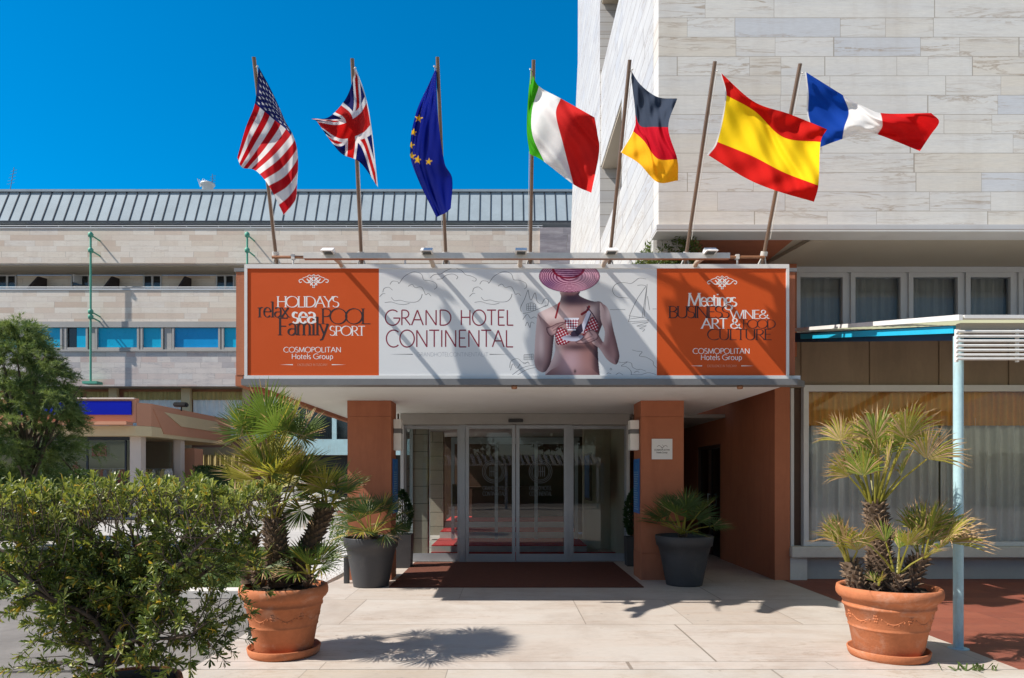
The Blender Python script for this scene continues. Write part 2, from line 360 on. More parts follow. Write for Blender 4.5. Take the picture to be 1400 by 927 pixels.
# ---------------------------------------------------------------- pen lettering (stroke glyphs with broad nib and serifs)
def arc(cx, cy, rx, ry, a0, a1, n=None):
    n = n or max(5, int(abs(a1-a0)/14))
    return [(cx+rx*math.cos(R(a0+(a1-a0)*i/n)), cy+ry*math.sin(R(a0+(a1-a0)*i/n))) for i in range(n+1)]
XH = .66
def glyphs():
    g = {}
    g['A'] = (.82, [[(.04,0),(.41,1)],[(.41,1),(.78,0)],[(.17,.36),(.65,.36)]])
    g['B'] = (.66, [[(.12,0),(.12,1)],[(.12,1),(.3,1)]+arc(.3,.765,.25,.235,90,-90)+[(.12,.53)],[(.12,.53),(.32,.53)]+arc(.32,.265,.29,.265,90,-90)+[(.12,0)]])
    g['C'] = (.86, [arc(.5,.5,.46,.51,48,312,20)])
    g['D'] = (.86, [[(.12,0),(.12,1)],[(.12,1),(.34,1)]+arc(.34,.5,.46,.5,90,-90)+[(.12,0)]])
    g['E'] = (.60, [[(.12,0),(.12,1)],[(.12,1),(.54,1)],[(.12,.53),(.48,.53)],[(.12,0),(.56,0)]])
    g['F'] = (.56, [[(.12,0),(.12,1)],[(.12,1),(.54,1)],[(.12,.52),(.46,.52)]])
    g['G'] = (.95, [arc(.5,.5,.46,.51,48,360,22)+[(.96,.47)],[(.55,.47),(.96,.47)]])
    g['H'] = (.84, [[(.12,0),(.12,1)],[(.72,0),(.72,1)],[(.12,.52),(.72,.52)]])
    g['I'] = (.26, [[(.13,0),(.13,1)]])
    g['L'] = (.56, [[(.12,0),(.12,1)],[(.12,0),(.54,0)]])
    g['M'] = (1.0, [[(.08,0),(.16,1)],[(.16,1),(.5,.06)],[(.5,.06),(.84,1)],[(.84,1),(.92,0)]])
    g['N'] = (.88, [[(.12,0),(.12,1)],[(.12,1),(.76,0)],[(.76,0),(.76,1)]])
    g['O'] = (1.0, [arc(.5,.5,.46,.51,90,450,30)])
    g['P'] = (.60, [[(.12,0),(.12,1)],[(.12,1),(.3,1)]+arc(.3,.74,.26,.26,90,-90)+[(.12,.48)]])
    g['R'] = (.68, [[(.12,0),(.12,1)],[(.12,1),(.3,1)]+arc(.3,.74,.26,.26,90,-90)+[(.12,.48)],[(.3,.48),(.66,0)]])
    g['S'] = (.58, [arc(.29,.76,.21,.25,35,180,9)+arc(.29,.76,.21,.25,195,265,4)+[(.34,.48)]+arc(.28,.25,.24,.26,60,-150,12)])
    g['T'] = (.70, [[(.35,0),(.35,1)],[(.03,1),(.67,1)]])
    g['U'] = (.82, [[(.12,1),(.12,.36)]+arc(.41,.3,.29,.31,180,360,12)+[(.70,.36),(.70,1)]])
    g['V'] = (.78, [[(.04,1),(.39,0)],[(.39,0),(.74,1)]])
    g['W'] = (1.14, [[(.03,1),(.31,0)],[(.31,0),(.57,.92)],[(.57,.92),(.84,0)],[(.84,0),(1.11,1)]])
    g['X'] = (.74, [[(.05,1),(.69,0)],[(.69,1),(.05,0)]])
    g['Y'] = (.74, [[(.03,1),(.37,.46)],[(.37,.46),(.71,1)],[(.37,0),(.37,.46)]])
    g['&'] = (.86, [[(.82,.0),(.26,.64)]+arc(.38,.8,.17,.2,210,-20,12)+[(.5,.66),(.24,.45)]+arc(.32,.25,.26,.25,130,300,9)+[(.62,.12),(.76,.45)]])
    g['.'] = (.2, [[(.1,0),(.1,.07)]])
    x = XH
    g['a'] = (.52, [arc(.26,x-.17,.19,.18,150,0,8)+[(.45,.1),(.52,.02)],arc(.24,.18,.18,.19,60,320,12)+[(.45,.14)],[(.45,.35),(.28,.37)]])
    g['e'] = (.54, [[(.07,.37),(.49,.37)]+arc(.28,x/2,.22,x/2+.01,8,320,16)])
    g['g'] = (.56, [arc(.26,x-.19,.18,.19,0,360,16),[(.38,x-.05),(.54,x-.01)],[(.16,.3),(.1,.2),(.18,.12),(.38,.08)]+arc(.28,-.12,.24,.17,50,-200,14)+[(.16,.03)]])
    g['i'] = (.26, [[(.13,0),(.13,x)],[(.13,.86),(.13,.95)]])
    g['l'] = (.26, [[(.13,0),(.13,1.08)]])
    g['m'] = (.88, [[(.12,0),(.12,x)],[(.12,x-.14)]+arc(.28,x-.17,.16,.18,140,0,8)+[(.44,0)],[(.44,x-.14)]+arc(.6,x-.17,.16,.18,140,0,8)+[(.76,0)]])
    g['n'] = (.58, [[(.12,0),(.12,x)],[(.12,x-.14)]+arc(.29,x-.17,.17,.18,140,0,8)+[(.46,0)]])
    g['o'] = (.60, [arc(.3,x/2,.25,x/2+.01,90,450,22)])
    g['p'] = (.60, [[(.12,-.32),(.12,x)],arc(.3,x/2,.22,x/2+.01,150,-150,16)])
    g['r'] = (.40, [[(.12,0),(.12,x)],[(.12,x-.16)]+arc(.27,x-.14,.13,.15,150,50,5)])
    g['s'] = (.42, [arc(.21,x-.16,.15,.17,40,265,10)+[(.25,.31)]+arc(.2,.16,.17,.17,60,-150,10)])
    g['t'] = (.36, [[(.14,.86),(.14,.14)]+arc(.23,.12,.09,.12,180,300,5),[(.02,x),(.32,x)]])
    g['u'] = (.58, [[(.12,x),(.12,.2)]+arc(.28,.18,.16,.19,180,330,7)+[(.46,.16)],[(.46,0),(.46,x)]])
    g['x'] = (.54, [[(.05,x),(.49,0)],[(.49,x),(.05,0)]])
    g['y'] = (.54, [[(.04,x),(.28,.02)],[(.5,x),(.28,.02),(.18,-.26),(.05,-.3)]])
    g[' '] = (.3, [])
    return g
GL = glyphs()

def ribbon(mb, pts, w, plane, zoff, nib=None, mi=0):
    """flat ribbon along pts (2D), width w or nib(thick, thin); plane(x, y, off) -> 3D"""
    n = len(pts)
    if n < 2: return
    L = []; Rr = []
    for i in range(n):
        a = pts[max(i-1,0)]; b = pts[min(i+1,n-1)]
        dx, dy = b[0]-a[0], b[1]-a[1]; l = math.hypot(dx,dy) or 1e-9; dx/=l; dy/=l
        ww = w if nib is None else nib[1]+(nib[0]-nib[1])*abs(dy*.96+ -dx*.28)**1.3
        px, py = pts[i]; h = ww/2
        L.append(plane(px-dy*h, py+dx*h, zoff)); Rr.append(plane(px+dy*h, py-dx*h, zoff))
    vs = L+Rr
    mb.add(vs, [(i, n+i, n+i+1, i+1) for i in range(n-1)], mi)

def text(mb, s, x0, x1, base, cap, plane, style='serif', weight=1., track=0.):
    """letters fitted between x0 and x1; base line y, cap height (picture y runs down)"""
    adv = sum(GL[c][0]+track for c in s)-track
    sx = (x1-x0)/adv; k = 0; cur = x0
    if style == 'sans': nib = (cap*.075*weight, cap*.075*weight)
    elif style == 'humanist': nib = (cap*.135*weight, cap*.085*weight)
    else: nib = (cap*.135*weight, cap*.05*weight)
    for c in s:
        a, strokes = GL[c]
        for st in strokes:
            pts = [(cur+p[0]*sx, base-p[1]*cap) for p in st]
            ribbon(mb, pts, 0, plane, .0002*(k % 7), nib); k += 1
            if style == 'serif':
                for e, q in ((0,1),(-1,-2)):
                    p = st[e]; r_ = st[q]
                    dy = abs(p[1]-r_[1]); dx = abs(p[0]-r_[0])
                    if dy > .12 and dy > dx*.8 and min(abs(p[1]-v) for v in (0,1,XH,1.08,-.32)) < .02:
                        hw = cap*.13; xx = cur+p[0]*sx; yy = base-p[1]*cap
                        if p[1] in (XH, 1.08): ribbon(mb, [(xx-hw*1.1,yy+cap*.03),(xx,yy)], cap*.05*weight, plane, .0002*(k%7)+.0001)
                        else: ribbon(mb, [(xx-hw,yy),(xx+hw,yy)], cap*.042*weight, plane, .0002*(k%7)+.0001)
                        k += 1
        cur += (a+track)*sx
    return mb
# ---------------------------------------------------------------- camera, sky, sun
cam_d = bpy.data.cameras.new('camera'); cam = bpy.data.objects.new('camera', cam_d); col.objects.link(cam)
cam.location = (0, 0, EYE); cam.rotation_euler = (R(90), 0, 0)
cam_d.sensor_width = 36; cam_d.lens = 36*F/1400; cam_d.shift_x = 8/1400; cam_d.shift_y = 186.5/1400; cam_d.clip_end = 2000; cam_d.clip_start = .05
sc.camera = cam
SUN = Vector((.86, .25, -1.)).normalized()
to = -SUN
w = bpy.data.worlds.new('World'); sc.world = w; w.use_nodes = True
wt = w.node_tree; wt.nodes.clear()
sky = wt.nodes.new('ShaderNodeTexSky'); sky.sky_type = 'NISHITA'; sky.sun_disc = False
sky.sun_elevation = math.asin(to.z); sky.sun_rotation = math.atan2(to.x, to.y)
sky.altitude = 0; sky.air_density = 1.0; sky.dust_density = .4; sky.ozone_density = 4.
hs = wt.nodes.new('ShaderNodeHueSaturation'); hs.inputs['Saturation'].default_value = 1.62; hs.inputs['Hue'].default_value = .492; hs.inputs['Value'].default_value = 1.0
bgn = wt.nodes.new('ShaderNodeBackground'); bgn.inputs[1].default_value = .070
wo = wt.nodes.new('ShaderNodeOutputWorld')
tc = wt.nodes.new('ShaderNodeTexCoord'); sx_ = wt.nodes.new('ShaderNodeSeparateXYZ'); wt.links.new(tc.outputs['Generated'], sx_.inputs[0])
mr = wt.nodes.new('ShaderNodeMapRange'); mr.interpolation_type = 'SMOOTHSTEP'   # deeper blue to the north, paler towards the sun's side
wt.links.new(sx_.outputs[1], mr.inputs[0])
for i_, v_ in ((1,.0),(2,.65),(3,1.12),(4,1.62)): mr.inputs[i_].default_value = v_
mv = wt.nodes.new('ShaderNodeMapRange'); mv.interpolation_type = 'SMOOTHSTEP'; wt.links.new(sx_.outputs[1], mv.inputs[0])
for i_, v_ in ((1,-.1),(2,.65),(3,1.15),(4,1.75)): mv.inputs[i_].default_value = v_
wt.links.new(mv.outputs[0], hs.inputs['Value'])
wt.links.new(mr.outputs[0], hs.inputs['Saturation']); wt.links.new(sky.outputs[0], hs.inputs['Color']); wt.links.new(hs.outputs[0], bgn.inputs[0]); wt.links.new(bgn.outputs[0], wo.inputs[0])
sl = bpy.data.lights.new('sun', 'SUN'); sl.energy = 5.0; sl.angle = R(.53); sl.color = (1, .94, .85)
so = bpy.data.objects.new('sun', sl); col.objects.link(so); so.location = (-20, -6, 25); so.rotation_euler = SUN.to_track_quat('-Z', 'Y').to_euler()
sc.view_settings.view_transform = 'Standard'; sc.view_settings.look = 'None'; sc.view_settings.exposure = .48; sc.view_settings.gamma = 1
sc.view_settings.use_curve_mapping = False
sc.cycles.max_bounces = 8; sc.cycles.transparent_max_bounces = 12; sc.cycles.diffuse_bounces = 4; sc.cycles.glossy_bounces = 3
sc.cycles.caustics_reflective = False; sc.cycles.caustics_refractive = False; sc.cycles.use_denoising = True; sc.cycles.sample_clamp_indirect = 6

# ---------------------------------------------------------------- ground
def sheet(name, m, x0, x1, y0, y1, z, kind='structure', poly=None):
    mb = MB()
    pts = poly or [(x0,y0),(x1,y0),(x1,y1),(x0,y1)]
    mb.add([(p[0],p[1],z) for p in pts], [tuple(range(len(pts)))])
    return tag(mb.build(name, m), kind=kind)
sheet('ground', M['asphalt'], -400, 400, -400, 600, -.11)
sheet('asphalt_road', M['asphalt'], -40, 40, -14, 9.1, -.10)
sheet('bounce_paving', M['bounce_paving'], -30, 30, -11, 4.545, -.09)  # unseen pale paving, added to bounce sunlight up onto the facades
def slab(name, m, poly, z0, z1):
    return struct(MB().prism(poly, 'z', z0, z1).build(name, m))
slab('entrance_pavement', M['pave'], [(-2.52,5.46),(4.1,5.46),(4.1,10.1),(4.1,18),(-2.5,18),(-2.5,10.2),(-2.62,9.1)], -.1, 0)
slab('edge_kerb_slabs', M['kerbstone'], [(-2.56,4.55),(9,4.55),(9,5.455),(-2.56,5.455)], -.1, -.002)
slab('red_terrace_paving', M['redpave'], [(4.104,5.46),(14,5.46),(14,10.35),(4.104,10.35)], -.1, -.004)
slab('concrete_strip', M['asphalt'], [(-9,5.5),(-2.68,5.75),(-2.70,5.95),(-9,5.8)], -.1, -.08)
slab('pale_kerb', M['kerb'], [(-40,9.15),(-2.66,9.15),(-2.66,9.45),(-40,9.45)], -.1, -.0)
lawn_poly = [(-16,9.46),(-3.35,9.46),(-3.75,15.2),(-16,13.6)]
slab('lawn_ground', M['grass'], lawn_poly, -.1, -.02)
slab('garden_path', M['drive'], [(-40,13.7),(-16,13.7),(-4.6,15.3),(-2.5,15.3),(-2.5,18),(-2.5,23),(-40,21)], -.1, -.03)
slab('gravel_bed_ground', M['gravel'], [(-3.34,9.5),(-2.66,9.5),(-2.54,15.2),(-3.74,15.2)], -.1, -.015)
# gravel: pebbles nobody could count
mb = MB()
for i in range(1500):
    x = rng.uniform(-3.5,-2.65); y = rng.uniform(9.55,15); r_ = rng.uniform(.012,.03)
    a = [(x+r_*rng.uniform(.7,1.2)*math.cos(t), y+r_*rng.uniform(.7,1.2)*math.sin(t), -.015) for t in (0,1.3,2.5,3.8,5.1)]
    mb.add(a+[(x,y,-.015+r_*.7)], [(0,1,5),(1,2,5),(2,3,5),(3,4,5),(4,0,5)])
tag(mb.build('gravel', M['gravel']), kind='stuff')
mb = MB()
for i in range(11000):
    x = rng.uniform(-13,-3.5); y = rng.uniform(9.5,14.2); h = rng.uniform(.03,.08); a = rng.uniform(0,6.28); ww = .006
    if y > 13.5+(x+16)*.13: continue
    dx, dy = math.cos(a)*ww, math.sin(a)*ww
    mb.add([(x-dx,y-dy,-.02),(x+dx,y+dy,-.02),(x+rng.uniform(-.03,.03),y+rng.uniform(-.03,.03),-.02+h)], [(0,1,2)])
tag(mb.build('lawn_grass', M['grass']), kind='stuff')
# weeds in the joint at the right front
mb = MB()
for i in range(32):
    x = rng.gauss(3.75,.10); y = 5.44+rng.gauss(0,.02); a = rng.uniform(0,6.28); h = rng.uniform(.02,.06)
    dx, dy = math.cos(a)*.008, math.sin(a)*.008; ex, ey = rng.uniform(-.06,.06), rng.uniform(-.05,.05)
    mb.add([(x-dx,y-dy,0),(x+dx,y+dy,0),(x+ex+dx,y+ey,h),(x+ex-dx,y+ey,h)], [(0,1,2,3)])
tag(mb.build('joint_weeds', M['grass']), kind='stuff')

# ---------------------------------------------------------------- hotel tower on the right
tw = thing('hotel_tower', 'tall hotel block clad in pale sawn marble slabs, overhanging windows on the right', 'building', (5, 10, 0))
D0 = 8.65; XL = 1.93; ZB = 4.72; ZT = 17.
m = MB(); m.box(XL+.002, 14, D0, D0+.3, ZB, ZT); m.build('front_wall', M['tower_front'], tw)
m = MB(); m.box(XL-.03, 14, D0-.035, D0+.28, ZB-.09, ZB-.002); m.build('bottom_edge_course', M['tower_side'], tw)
# side wall: near length, groove with openings, far length with leaning end
m = MB()
m.box(XL, XL+.5, D0+.302, 11.4, ZB-.6, ZT)
gx = XL+.75
for z0, z1 in ((ZB-.6, 6.38), (7.85, 9.70), (11.2, 13.0), (14.5, ZT)):
    m.prism([(XL,11.4),(XL+.5,11.4),(XL+.5,13.9),(XL-.0,13.9)], 'z', z0, z1)
m.prism([(13.9,ZB-.6),(20.9,ZB-.6),(20.6,7.6),(19.4,10.4),(18.2,12.6),(18.1,ZT),(13.9,ZT)], 'x', XL-.02, XL+.8)
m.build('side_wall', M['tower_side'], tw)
for z0, z1 in ((6.38,7.85),(9.70,11.2),(13.0,14.5)):
    wn = MB().box(XL+.42, XL+.46, 11.41, 13.89, z0, z1).build('side_window', M['glass_dark'], tw)
    MB().box(XL+.02, XL+.415, 11.41, 13.88, z1-.06, z1-.003).build('window_soffit', M['tan_soffit'], wn)
# soffit under the overhang, beam and orange reveal
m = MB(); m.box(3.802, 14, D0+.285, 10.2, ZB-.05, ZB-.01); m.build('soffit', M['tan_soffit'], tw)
m = MB(); m.box(XL+.02, 3.80, D0+.285, 18, ZB-.052, ZB-.012); m.build('porch_soffit', M['orange_wall'], tw)
m = MB(); m.prism([(3.98,D0+.29),(4.26,D0+.29),(4.02,10.2),(3.75,10.2)], 'z', ZB-.10, ZB-.054); m.build('soffit_beam', M['tan_soffit'], tw)
m = MB(); m.box(1.95, 3.86, 11.6, 11.9, 3.9, ZB-.055); m.build('recess_wall', M['orange_wall'], tw)
m = MB(); m.box(3.86, 4.28, 10.05, 10.35, 3.302, ZB-.055); m.build('corner_pier', M['orange_wall'], tw)
m = MB(); m.box(4.22, 14, 10.5, 10.8, 0, 2.9); m.build('inner_wall', M['cream_wall'], tw)
m = MB(); m.box(4.22, 14, 10.5, 10.8, 2.905, ZB-.06); m.build('inner_wall', M['dark'], tw)
# upper strip window
YW = 10.2
m = MB(); m.box(4.285, 14, YW-.02, YW+.12, 4.58, ZB-.055); m.build('window_head', M['alu_white'], tw)
def casement(x0, x1, z0, z1, fw, parent, name='window', curtain=None, glass='glass_shop', d=YW):
    f = MB(); f.box(x0, x1, d-.03, d+.06, z1-fw, z1); f.box(x0, x1, d-.03, d+.06, z0, z0+fw)
    f.box(x0, x0+fw, d-.03, d+.06, z0+fw, z1-fw); f.box(x1-fw, x1, d-.03, d+.06, z0+fw, z1-fw)
    o = f.build(name, M['alu_white'], parent)
    g = MB(); g.quad((x0+fw,d+.02,z0+fw),(x1-fw,d+.02,z0+fw),(x1-fw,d+.02,z1-fw),(x0+fw,d+.02,z1-fw)); g.build('pane', M[glass], o)
    return o
def drape(x0, x1, y, z0, z1, amp, wave, seed=0):
    r_ = random.Random(seed); m = MB(); vs = []; nx = int((x1-x0)/.016)
    ph = r_.uniform(0,6)
    for zz in (z0, (z0+z1)/2, z1):
        for i in range(nx+1):
            x = x0+(x1-x0)*i/nx
            q = x/wave*6.283+ph+1.2*math.sin(x*2.7+seed)+.7*math.sin(x*7.1)
            vs.append((x, y+amp*math.sin(q)+amp*.4*math.sin(2.3*q+1), zz))
    n = nx+1
    m.add(vs, [(j*n+i, j*n+i+1, (j+1)*n+i+1, (j+1)*n+i) for j in range(2) for i in range(nx)], 0, True)
    return m
px_e = [(1087,1157),(1162,1236),(1241,1314),(1319,1386),(1391,1462),(1467,1540)]
for a, b in px_e:
    x0, x1 = X(a,YW), X(b,YW)
    o = casement(x0, x1, 3.62, 4.575, .068, tw)
for i, (a, b) in enumerate(px_e[:-1]):
    bx('mullion', M['alu_white'], tw, X(b,YW)+.002, X(px_e[i+1][0],YW)-.002, YW, YW+.1, 3.62, 4.575)
drape(4.3, 9.5, YW+.16, 3.6, 4.6, .025, .14, 3).build('curtain', M['curtain_grey'], tw)
# spandrel
for a, b in ((1096,1188),(1190,1283.5),(1287,1379),(1382.5,1475)):
    bx('spandrel_panel', M['brown_panel'], tw, X(a,YW), X(b,YW), YW+.01, YW+.15, 2.90, 3.61)
m = MB(); m.box(4.25, 14, YW+.03, YW+.2, 2.86, 3.615); m.build('spandrel_backing', M['brown_panel'], tw)
for a in (1284, 1379.3): bx('cover_strip', M['brown_panel'], tw, X(a,YW), X(a+3,YW), YW-.01, YW+.009, 2.9, 3.6)
# shop window
sw = []
x0, x1 = X(1097,YW), 11.5
f = MB(); f.box(x0, x1, YW-.05, YW+.05, 2.80, 2.895); f.box(x0, x1, YW-.04, YW+.05, .50, .565); f.box(x0, x0+.075, YW-.048, YW+.05, .565, 2.80)
f.box(X(1440,YW), X(1447,YW), YW-.045, YW+.05, .566, 2.799)
o = f.build('shop_window', M['alu_white'], tw)
g = MB(); g.quad((x0,YW+.01,.56),(x1,YW+.01,.56),(x1,YW+.01,2.81),(x0,YW+.01,2.81)); g.build('pane', M['glass_shop'], o)
m = MB(); m.box(4.24, x0-.003, YW+.05, YW+.12, .5, 2.85); m.build('side_reveal', M['timber_dark'], tw)
bx('corner_frame', M['alu_white'], tw, 4.24, 4.29, YW-.03, YW+.045, .5, 2.85)
drape(4.6, 6.55, YW+.17, .45, 2.42, .05, .17, 1).build('curtain', M['curtain_pale'], tw)
drape(6.62, 11.5, YW+.17, .45, 2.42, .05, .17, 2).build('curtain', M['curtain_pale'], tw)
drape(4.5, 11.5, YW+.09, 2.30, 2.86, .03, .10, 5).build('valance', M['curtain_ochre'], tw)
m = MB(); m.box(4.2, 11.5, YW-.17, YW+.2, .34, .497, bev=.012); m.build('window_sill', M['kerb'], tw)
m = MB(); m.box(4.45, 11.5, YW+.02, YW+.2, 0, .338); m.build('plinth', M['concrete'], tw)
m = MB(); m.box(4.21, 4.46, YW-.09, YW+.2, 0, .337); m.build('plinth_pier', M['kerb'], tw)

# ---------------------------------------------------------------- porch: side wall with door, canopy, columns
pw = thing('porch_wall', 'terracotta rendered side wall of the porch, with a dark glazed door', 'wall', (4.1, 11, 0))
m = MB(); m.box(3.98, 4.205, 10.11, 12.68, 0, 3.3); m.box(3.98, 4.205, 14.2, 18, 0, 3.3); m.box(3.98, 4.205, 12.68, 14.2, 2.14, 3.3)
m.build('wall', M['orange_wall'], pw)
m = MB(); m.box(2.2, 3.97, 17.6, 17.9, 0, 2.655); m.build('end_wall', M['orange_wall'], pw)
f = MB()
for y0, y1 in ((12.69,12.75),(13.40,13.46),(14.13,14.19)): f.box(3.99, 4.05, y0, y1, .001, 2.13)
f.box(3.991, 4.049, 12.751, 14.129, 2.07, 2.129)
dr = f.build('door', M['timber_dark'], pw)
m = MB(); m.box(4.03, 4.04, 12.752, 14.128, .001, 2.068); m.build('pane', M['glass_dark'], dr)
m = MB(); m.tube([(3.95,13.36,.95),(3.95,13.36,1.2)], .012); m.box(3.95,3.99,13.35,13.37,.96,.98); m.box(3.95,3.99,13.35,13.37,1.17,1.19); m.build('handle', M['alu'], dr)

cn = thing('entrance_canopy', 'white soffited entrance canopy between two terracotta columns, carrying the signboard', 'canopy', (0, 9, 2.66))
m = MB(); m.prism([(-3.08,8.0),(3.45,8.0),(3.45,17.5),(-3.08,17.5)], 'z', 2.66, 2.72); m.build('soffit', M['soffit'], cn)
m = MB(); m.prism([(-3.03,7.80),(3.33,7.80),(3.50,8.0),(-3.03,8.0)], 'z', 2.585, 2.655); m.build('front_flashing', M['lip_grey'], cn)
m = MB(); m.box(-3.16, 3.38, 7.985, 12.2, 2.725, 3.93); m.build('body', M['orange_wall'], cn)
m = MB(); m.prism([(-3.17,7.99),(-3.085,7.99),(-3.085,17.5),(-3.17,17.5)], 'z', 2.60, 2.723); m.build('side_trim', M['orange_wall'], cn)
m = MB(); m.box(3.40, 3.98, 9.6, 17.5, 2.95, 3.0); m.build('side_ceiling', M['orange_wall'], cn)
m = MB(); m.box(-3.18, 3.40, 7.975, 12.3, 3.933, 3.975); m.build('roof_sheet', M['lip_grey'], cn)
for px_ in (703, 1010):
    m = MB(); m.lathe([(.0,0),(.03,0),(.036,.02),(.03,.04),(0,.04)], (X(px_,7.9), 7.86, 2.546), 16); m.build('downlight', M['copper'], cn)

def column(x0, x1, y0, y1, lab):
    t = thing('entrance_column', lab, 'column', ((x0+x1)/2, (y0+y1)/2, 0), 'columns of the entrance canopy')
    MB().box(x0, x1, y0, y1, .40, 2.42).build('shaft', M['orange_wall'], t)
    MB().box(x0-.004, x1+.004, y0-.004, y1+.004, 0, .396).build('base', M['orange_wall'], t)
    MB().box(x0-.003, x1+.003, y0-.003, y1+.003, 2.423, 2.657).build('head', M['orange_wall'], t)
column(-2.35, -1.705, 10.11, 10.55, 'square terracotta column left of the glass doors, behind the grey pot')
column(2.00, 2.63, 10.11, 10.68, 'square terracotta column right of the glass doors, with a white plaque')
def wall_lamp(x0, x1, d, z0, z1, lab):
    t = thing('wall_lamp', lab, 'wall lamp', ((x0+x1)/2, d, z0), 'lamps on the entrance columns')
    h = z1-z0
    MB().box(x0, x1, d-.07, d+.12, z0, z0+h*.55, bev=.006).build('shade', M['lamp_white'], t)
    MB().box(x0, x1, d-.07, d+.12, z0+h*.70, z1, bev=.006).build('shade', M['lamp_white'], t)
    MB().box(x0+.004, x1-.004, d-.066, d+.116, z0+h*.551, z0+h*.699).build('band', M['lip_grey'], t)
    MB().box((x0+x1)/2-.012, (x0+x1)/2+.012, d+.02, d+.04, z1, z1+.09).build('hanger', M['timber_dark'], t)
wall_lamp(-1.70, -1.585, 10.36, 1.93, 2.40, 'pale box wall lamp with grey band, on the left column')
wall_lamp(1.86, 1.995, 10.30, 1.93, 2.38, 'pale box wall lamp with grey band, on the right column')
def notice(x, side, lab):
    t = thing('notice_board', lab, 'notice', (x, 10.40, 1.0), 'blue notices on the entrance columns')
    xa, xb = (x, x+.012) if side < 0 else (x, x+.012)
    MB().box(xa, xb, 10.20, 10.62, .98, 1.80).build('panel', M['blue_sign'], t)
    xs = xa-.0015 if side < 0 else xb+.0015
    m = MB()
    def pl(u, v, o): return (xs-o if side < 0 else xs+o, 10.41+u if side > 0 else 10.41-u, 1.75-v)
    ribbon(m, [(0,.045),(0,.10)], .022, pl, 0); ribbon(m, [(0,.012),(0,.03)], .022, pl, 0)
    for k in range(17):
        ribbon(m, [(-.17,.15+k*.035),(-.17+rng.uniform(.2,.33),.15+k*.035)], .008, pl, 0)
    m.build('lettering', M['pale_blue'], t)
notice(-1.698, 1, 'narrow blue notice on the inner face of the left column')
notice(1.984, -1, 'narrow blue notice on the inner face of the right column')
pq = thing('plaque', 'square white plaque on the front of the right column', 'plaque', (2.29, 10.1, 1.95))
dq = 10.10
MB().box(X(891,dq), X(919,dq), dq-.012, dq+.005, Z(628,dq), Z(600,dq)).build('plate', M['white_sign'], pq)
m = MB(); plq = lambda x, y, o: (X(x,dq-.014), dq-.0135-o, Z(y,dq-.014))
ribbon(m, smooth_curve([(898.5,611),(901,609),(904,611),(905.5,612.5),(907,611),(910,609),(912.5,611)]), .45, lambda x,y,o: plq(x,y,o), 0)
ribbon(m, [(903.5,610.5),(905.5,613.3),(907.5,610.5),(905.5,608)], .4, plq, .0003)
text(m, 'COSMOPOLITAN', 894.5, 915.8, 616, 2.0, plq, 'humanist', 1.3); text(m, 'Hotels Group', 897.5, 912.5, 619.6, 2.0, plq, 'humanist', 1.3)
m.build('lettering', M['ink_dark'], pq)

# ---------------------------------------------------------------- signboard
DS = 7.9
sb = thing('signboard', 'long hotel signboard, orange at both ends, with a printed woman in a striped hat', 'signboard', (0, DS, 2.68))
xa, xb, zt, zb = X(334.5,DS), X(1078.5,DS), Z(361.5,DS), Z(518,DS)
fw = .048
for nm, b in (('frame_rail', (xa,xb,DS-.012,DS+.05,zt-fw,zt)), ('frame_rail', (xa,xb,DS-.012,DS+.05,zb,zb+fw*.8)),
          ('frame_post', (xa,xa+fw*.7,DS-.0115,DS+.05,zb+fw*.8,zt-fw)), ('frame_post', (xb-fw*.7,xb,DS-.0115,DS+.05,zb+fw*.8,zt-fw))):
    MB().box(*b).build(nm, M['frame_white'], sb)
za, zc = zb+.02, zt-.02
for nm, a, b, mm in (('orange_panel', 336, 518, 'orange_sign'), ('white_panel', 518, 898, 'white_sign'), ('orange_panel', 898, 1077, 'orange_sign')):
    MB().box(X(a,DS)+.0005, X(b,DS)-.0005, DS, DS+.045, za, zc).build(nm, M[mm], sb)
sp = lambda x, y, o: (X(x,DS), DS-.0004-o*.15, Z(y,DS))   # a point on the board's face
def lettering(name, mm, items, off=0.):
    for it in items:
        m = MB(); text(m, it[0], it[1], it[2], it[3], it[4], (lambda x, y, o: sp(x, y, o+off)), *it[5:]); m.build(name, M[mm], sb)
lettering('lettering', 'ink_white', [('HOLIDAYS',378,464,419.8,14.4,'serif',1.0,-.1), ('sea',399.3,431.6,441.5,21.5,'serif',1.35,-.02), ('SPORT',450.3,499.6,458.6,12.6,'serif',1.05,-.06),
    ('COSMOPOLITAN',387.6,466.5,481.6,6.9,'humanist',1.05,.02), ('Hotels Group',398.5,455.6,490.7,6.9,'humanist',1.05,.03),
    ('Meetings',940,1007.7,418.5,17.5,'serif',1.1,-.1), ('WINE&',998,1051.4,435.5,11.4,'serif',1.1,-.1), ('ART &',958.8,1013,449,13.5,'serif',1.2,-.05),
    ('COSMOPOLITAN',947.2,1025.2,483.5,7.1,'humanist',1.05,.02), ('Hotels Group',957.9,1014.5,492,7,'humanist',1.05,.03)])
lettering('lettering', 'ink_dark', [('relax',352.5,395.5,433.5,19.5,'serif',1.,-.05), ('POOL',438.6,507,442.7,20.5,'serif',.9,-.12), ('Family',380,449.5,458,23,'serif',1.,-.04),
    ('BUSINESS',913.4,998,434.6,15.8,'serif',1.,-.12), ('FOOD',1014.9,1060.8,448.8,11.6,'serif',.95,-.12), ('CULTURE',966.8,1055.8,464.6,14.4,'serif',.95,-.08)], .0018)
lettering('lettering', 'ink_maroon', [('GRAND',526,617.7,444.6,20.6,'sans',1.15,.02), ('HOTEL',628.4,702.2,444.6,20.6,'sans',1.15,.02), ('CONTINENTAL',527.4,701.9,474.3,22.8,'sans',1.05,.0)])
lettering('lettering', 'ink_grey', [('GRANDHOTELCONTINENTAL.IT',569.6,667.5,487.2,5.4,'sans',1.05,.02)])
